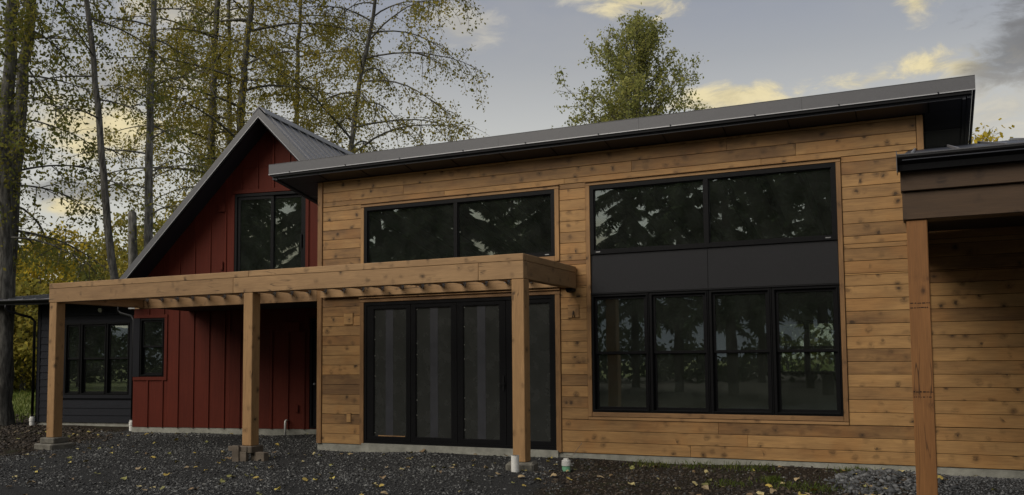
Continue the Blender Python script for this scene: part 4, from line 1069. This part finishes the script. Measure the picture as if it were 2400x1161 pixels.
tree('cottonwood_tree', 'massive grey-barked tree at the left edge with dark green leaves', tpath(27, [(8, 840), (12, 500), (16, 250), (30, 0)], 24), .23, 1, 30, 4.5, 19, lambda f: 2.5 - .8 * f, 'leaf_green', per=31, nsub=8, low=(4, 12, 30), leaf=0.074, elev=.15, bend=-.6)
tree('cottonwood_tree', 'thick leaning trunk forking beside the massive tree at the left edge', tpath(27.6, [(10, 800), (33, 420), (58, 150), (75, 0)], 23), .23, 2, 26, 5.0, 18, lambda f: 2.9 - 1.0 * f, 'leaf_green', per=26, nsub=8, low=(4, 12, 30), leaf=0.074, elev=.15, bend=-.6)
tree('alder_tree', 'slender leaning trunk with sparse leaves left of the pale straight trunk', tpath(25.5, [(266, 650), (245, 450), (228, 240), (205, 0)], 19), .125, 3, 16, 6.0, 17, lambda f: 1.3 + 1.7 * f, 'leaf_green', per=8, nsub=6, leaf=0.070, elev=.1, bend=-.55)
tree('alder_tree', 'pale straight trunk rising between slender leaning trunk and gable', tpath(28, [(345, 640), (350, 400), (354, 200), (362, 0)], 21), .16, 4, 26, 5.5, 18, lambda f: 1.7 + 1.2 * f, 'leaf_green', 'bark_pale', per=20, nsub=7, leaf=0.070, elev=.2, bend=-.6, low=(9, 11, 14))
tree('cottonwood_tree', 'tall dark trunk just left of the gable peak among yellow leaves', tpath(36, [(492, 480), (499, 250), (505, 100), (512, 0)], 26), .21, 5, 34, 6.0, 24, lambda f: 4.6 - 1.8 * f, 'leaf_yellow', per=40, nsub=8, low=(7, 14, 40), leaf=0.074, elev=.25, bend=-.7)
tree('cottonwood_tree', 'thinner leaf-clad trunk standing second left of the gable peak', tpath(41, [(536, 420), (537, 250), (537, 100), (536, 0)], 27), .17, 6, 30, 7.5, 25, lambda f: 4.4 - 1.6 * f, 'leaf_yellow', per=36, nsub=8, low=(7, 15, 44), leaf=0.078, elev=.3, bend=-.7)
tree('cottonwood_tree', 'stout forked trunk behind the gable peak with thick yellow foliage', tpath(34, [(560, 420), (567, 260), (577, 130), (590, 0)], 25), .22, 7, 36, 6.0, 23, lambda f: 5.2 - 2.2 * f, 'leaf_yellow', per=40, nsub=8, low=(7, 12, 24), leaf=0.074, elev=.35, bend=-.7)
tree('cottonwood_tree', 'broad yellow tree filling the sky right of the gable peak', tpath(44, [(690, 500), (695, 250), (700, 100), (706, 0)], 26), .2, 17, 34, 9, 24, lambda f: 5.0 - 2.0 * f, 'leaf_yellow', per=29, nsub=8, leaf=0.082, elev=.35, bend=-.6)
tree('birch_tree', 'open sparse yellow birch rising behind the low corner of the shed roof', tpath(33, [(815, 470), (824, 340), (842, 200), (882, 0)], 22), .15, 8, 38, 7.2, 20, lambda f: 4.9 - 1.6 * f, 'leaf_yellow', per=25, nsub=8, leaf=0.070, elev=.45, bend=-.9, spread=.13)
# the lone tree over the roof
tree('poplar_tree', 'lone oval olive-green tree standing alone above the shed roof', [base(1494, 300, 48), at(1494, 320, 48), at(1496, 150, 48), at(1498, 50, 48)], .24, 9, 112, 4.5, 19.3, lambda f: .9 + 7.3 * (1 - max(f, .28)) ** .75, 'leaf_pale', per=20, nsub=9, leaf=.105, elev=1.0, bend=.05, spread=.12, sub_len=.28)
tree('tree', 'golden treetop peeping over the porch roof', [base(2290, 330, 30), at(2288, 420, 30), at(2286, 322, 30)], .12, 10, 12, 5, 7.9, lambda f: 1.6 - 1.0 * f, 'leaf_gold', per=26, nsub=6, leaf=.10, elev=.6, bend=.2)
# broken snag
sn = thing('dead_snag', 'broken dead trunk standing left of the pale straight trunk', 'tree stump', tuple(base(312, 560, 31)))
T = Tubes(); q = [base(314, 600, 31), at(312, 640, 31), at(311, 560, 31), at(310, 500, 31), at(309, 493, 31)]
T.add([tuple(v) for v in q], [.20, .15, .135, .13, .06], 10)
o = T.obj('trunk', 'bark_pale', sn); o.matrix_parent_inverse = Matrix.Translation(sn.location).inverted()

# the wood behind, at the left
WOOD = [(-40, 500, 68, 'leaf_far', 'dull green tree partly cut by the left frame edge'), (30, 560, 72, 'leaf_far', 'dull green tree behind the massive trunk'), (95, 545, 66, 'leaf_gold', 'golden rounded tree right of the massive left trunk'), (150, 525, 74, 'leaf_gold', 'tallest golden tree of the wood left of slender trunk'),
        (205, 560, 78, 'leaf_far', 'grey-green tree behind the slender leaning trunk'), (245, 545, 69, 'leaf_yellow', 'yellow-green tree between slender trunk and snag'), (300, 505, 72, 'leaf_yellow', 'yellow tree behind the broken snag'), (365, 520, 52, 'leaf_yellow', 'yellow tree behind the pale trunk'),
        (430, 470, 58, 'leaf_yellow', 'yellow tree behind the lower left gable slope'), (60, 660, 58, 'leaf_yellow', 'low yellow-green thicket at the foot of the wood'), (10, 700, 60, 'leaf_yellow', 'low yellow thicket at the left frame edge'), (130, 690, 62, 'leaf_far', 'low dull thicket behind the annex roof'), (-70, 640, 58, 'leaf_yellow', 'yellow thicket beyond the left frame edge')]
for i, (u, v, d, m_, lb) in enumerate(WOOD):
    p = at(u, v, d); h = p.z
    tree('woodland_tree', lb, [(p.x, p.y, -.3), (p.x, p.y, h * .5), (p.x + .2, p.y, h * .97)], .05 + h * .014, 40 + i, 26, .7, h * .97, lambda f, h=h: h * .36 * (1 - f ** 1.8) + .5, m_, 'bark', leaf=.20, per=20, nsub=6, elev=.35, bend=-.2, spread=.30, sides=7, group='trees of the wood at the left')
# shrubs and saplings behind the house seen through the far windows
for i, (x, y, h, lb) in enumerate([(5.0, 22, 6, 'rounded green tree in the yard behind the house seen through the glass'), (1.5, 30, 8, 'tall green tree far behind the house seen through the glass'), (9.0, 26, 5, 'small green tree behind the porch side of the house')]):
    tree('garden_tree', lb, [(x, y, -.3), (x, y, h * .5), (x + .2, y, h)], .14, 70 + i, 22, .6, h * .95, lambda f, h=h: h * .36 * (1 - f ** 2) + .4, 'leaf_far', leaf=.2, per=14, nsub=5, spread=.3, sides=7)

# conifers across the yard, behind the photographer, mirrored in the glass
def conifer(x, y, h, seed, label, z_low=5.0, R=3.4):
    r = np.random.default_rng(seed); root = thing('conifer_tree', label, 'tree', (x, y, -.2), 'conifers across the yard mirrored in the windows')
    T = Tubes(); top = np.array([x + r.normal(0, .5), y, h]); b = np.array([x, y, -.3])
    tt = np.linspace(0, 1, 12)[:, None]; T.add(b + (top - b) * tt, .24 * (1 - .9 * tt[:, 0]) + .015, 8)
    V = []; z = z_low
    while z < h - .3:
        f = (z - z_low) / (h - z_low); p = b + (top - b) * ((z + .3) / (h + .3))
        for k in range(r.integers(3, 6)):
            az = r.uniform(0, 6.28); L = R * (1 - f) ** .7 * r.uniform(.7, 1.15) + .3
            br_ = curve(p, (math.cos(az), math.sin(az), -.05), L, 6, -.75, r, .1); T.add(br_, np.linspace(.035, .008, 7), 4)
            n = int(75 * L); w = r.uniform(.12, 1, n) * 6; kk = np.minimum(w.astype(int), 5); c = br_[kk] + (br_[kk + 1] - br_[kk]) * (w - kk)[:, None]
            side = r.normal(0, 1, (n, 3)); side[:, 2] = -np.abs(side[:, 2]) * .9 - .3; side /= np.linalg.norm(side, axis=1)[:, None]
            ln = r.uniform(.18, .55, n)[:, None]; wd = np.cross(side, r.normal(0, 1, (n, 3))); wd /= np.linalg.norm(wd, axis=1)[:, None] + 1e-9
            V.append(np.stack([c, c + side * ln * .5 + wd * .05, c + side * ln, c + side * ln * .5 - wd * .05], 1))
        z += .42
    o = T.obj('trunk', 'bark_dark', root); o.matrix_parent_inverse = Matrix.Translation(root.location).inverted()
    V = np.concatenate(V).reshape(-1, 3); F = (np.arange(len(V) // 4) * 4)[:, None] + np.arange(4)[None]
    o = np_obj('crown', V, F, 'needle', root); o.matrix_parent_inverse = Matrix.Translation(root.location).inverted()
CON = [(6.2, -27, 19, 4.2), (2.6, -25, 21, 4.6), (-.8, -29, 18, 4.0), (8.6, -33, 20, 5.0), (4.4, -36, 22, 5.0), (-4.5, -34, 19, 4.5), (-9.0, -31, 17, 3.8), (0.6, -44, 22, 5.0), (11.5, -27, 18, 5.0), (-15, -40, 19, 4.0), (14.5, -30, 20, 4.0), (-13, -28, 19, 3.6), (-17.5, -33, 21, 3.2), (-22, -31, 19, 3.4), (-27, -36, 20, 3), (-32, -34, 19, 3), (-24, -43, 22, 3), (-11.5, -39, 21, 4), (-37, -40, 20, 3), (-15.2, -25, 20, 2.4), (-10.4, -25.5, 19, 2.8)]
for i, (x, y, h, zl) in enumerate(CON):
    conifer(x, y, h, 100 + i, 'dark conifer across the yard, mirrored in the house windows', zl, 3.4 if x > -12 else 3.0)
# far wooded ridge across the valley, also mirrored
xs = np.linspace(-1500, 1500, 60); ys = np.linspace(-1700, -700, 14); X, Y = np.meshgrid(xs, ys)
Z = 150 * np.exp(-((Y + 1250) / 260) ** 2) * (.75 + .25 * np.sin(X / 260 + 1) + .12 * np.sin(X / 90)) - 3
i = np.arange(X.size).reshape(X.shape); F = np.stack([i[:-1, :-1], i[:-1, 1:], i[1:, 1:], i[1:, :-1]], -1).reshape(-1, 4)
M['ridge'] = simple('haze_tinted_ridge', (.10, .125, .16), .95, 0, .2, .02)  # blue of distance haze put into the ridge's base colour
tag(np_obj('hills', np.stack([X, Y, Z], -1).reshape(-1, 3), F, 'ridge', smooth=True), kind='structure')
M['thicket'] = leaf_mat('dark_thicket_foliage', [(0, (.02, .03, .014)), (1, (.06, .075, .035))], .2)
# low thicket beyond the conifers, mirrored in the lower panes
r_ = np.random.default_rng(55); n_ = 26000
tx = r_.uniform(-70, 60, n_); ty = -50 + r_.normal(0, 2.2, n_); hmax = 2.6 + 1.0 * np.sin(tx * .45) + .7 * np.sin(tx * 1.3 + 2) + r_.normal(0, .3, n_)
tz = r_.uniform(0, 1, n_) ** .8 * hmax
o = leaf_cloud('thicket', np.stack([tx, ty, tz], -1), .32, 'thicket', None, r_); tag(o, 'dark thicket along the far side of the yard, mirrored in the panes', 'thicket', kind='stuff')
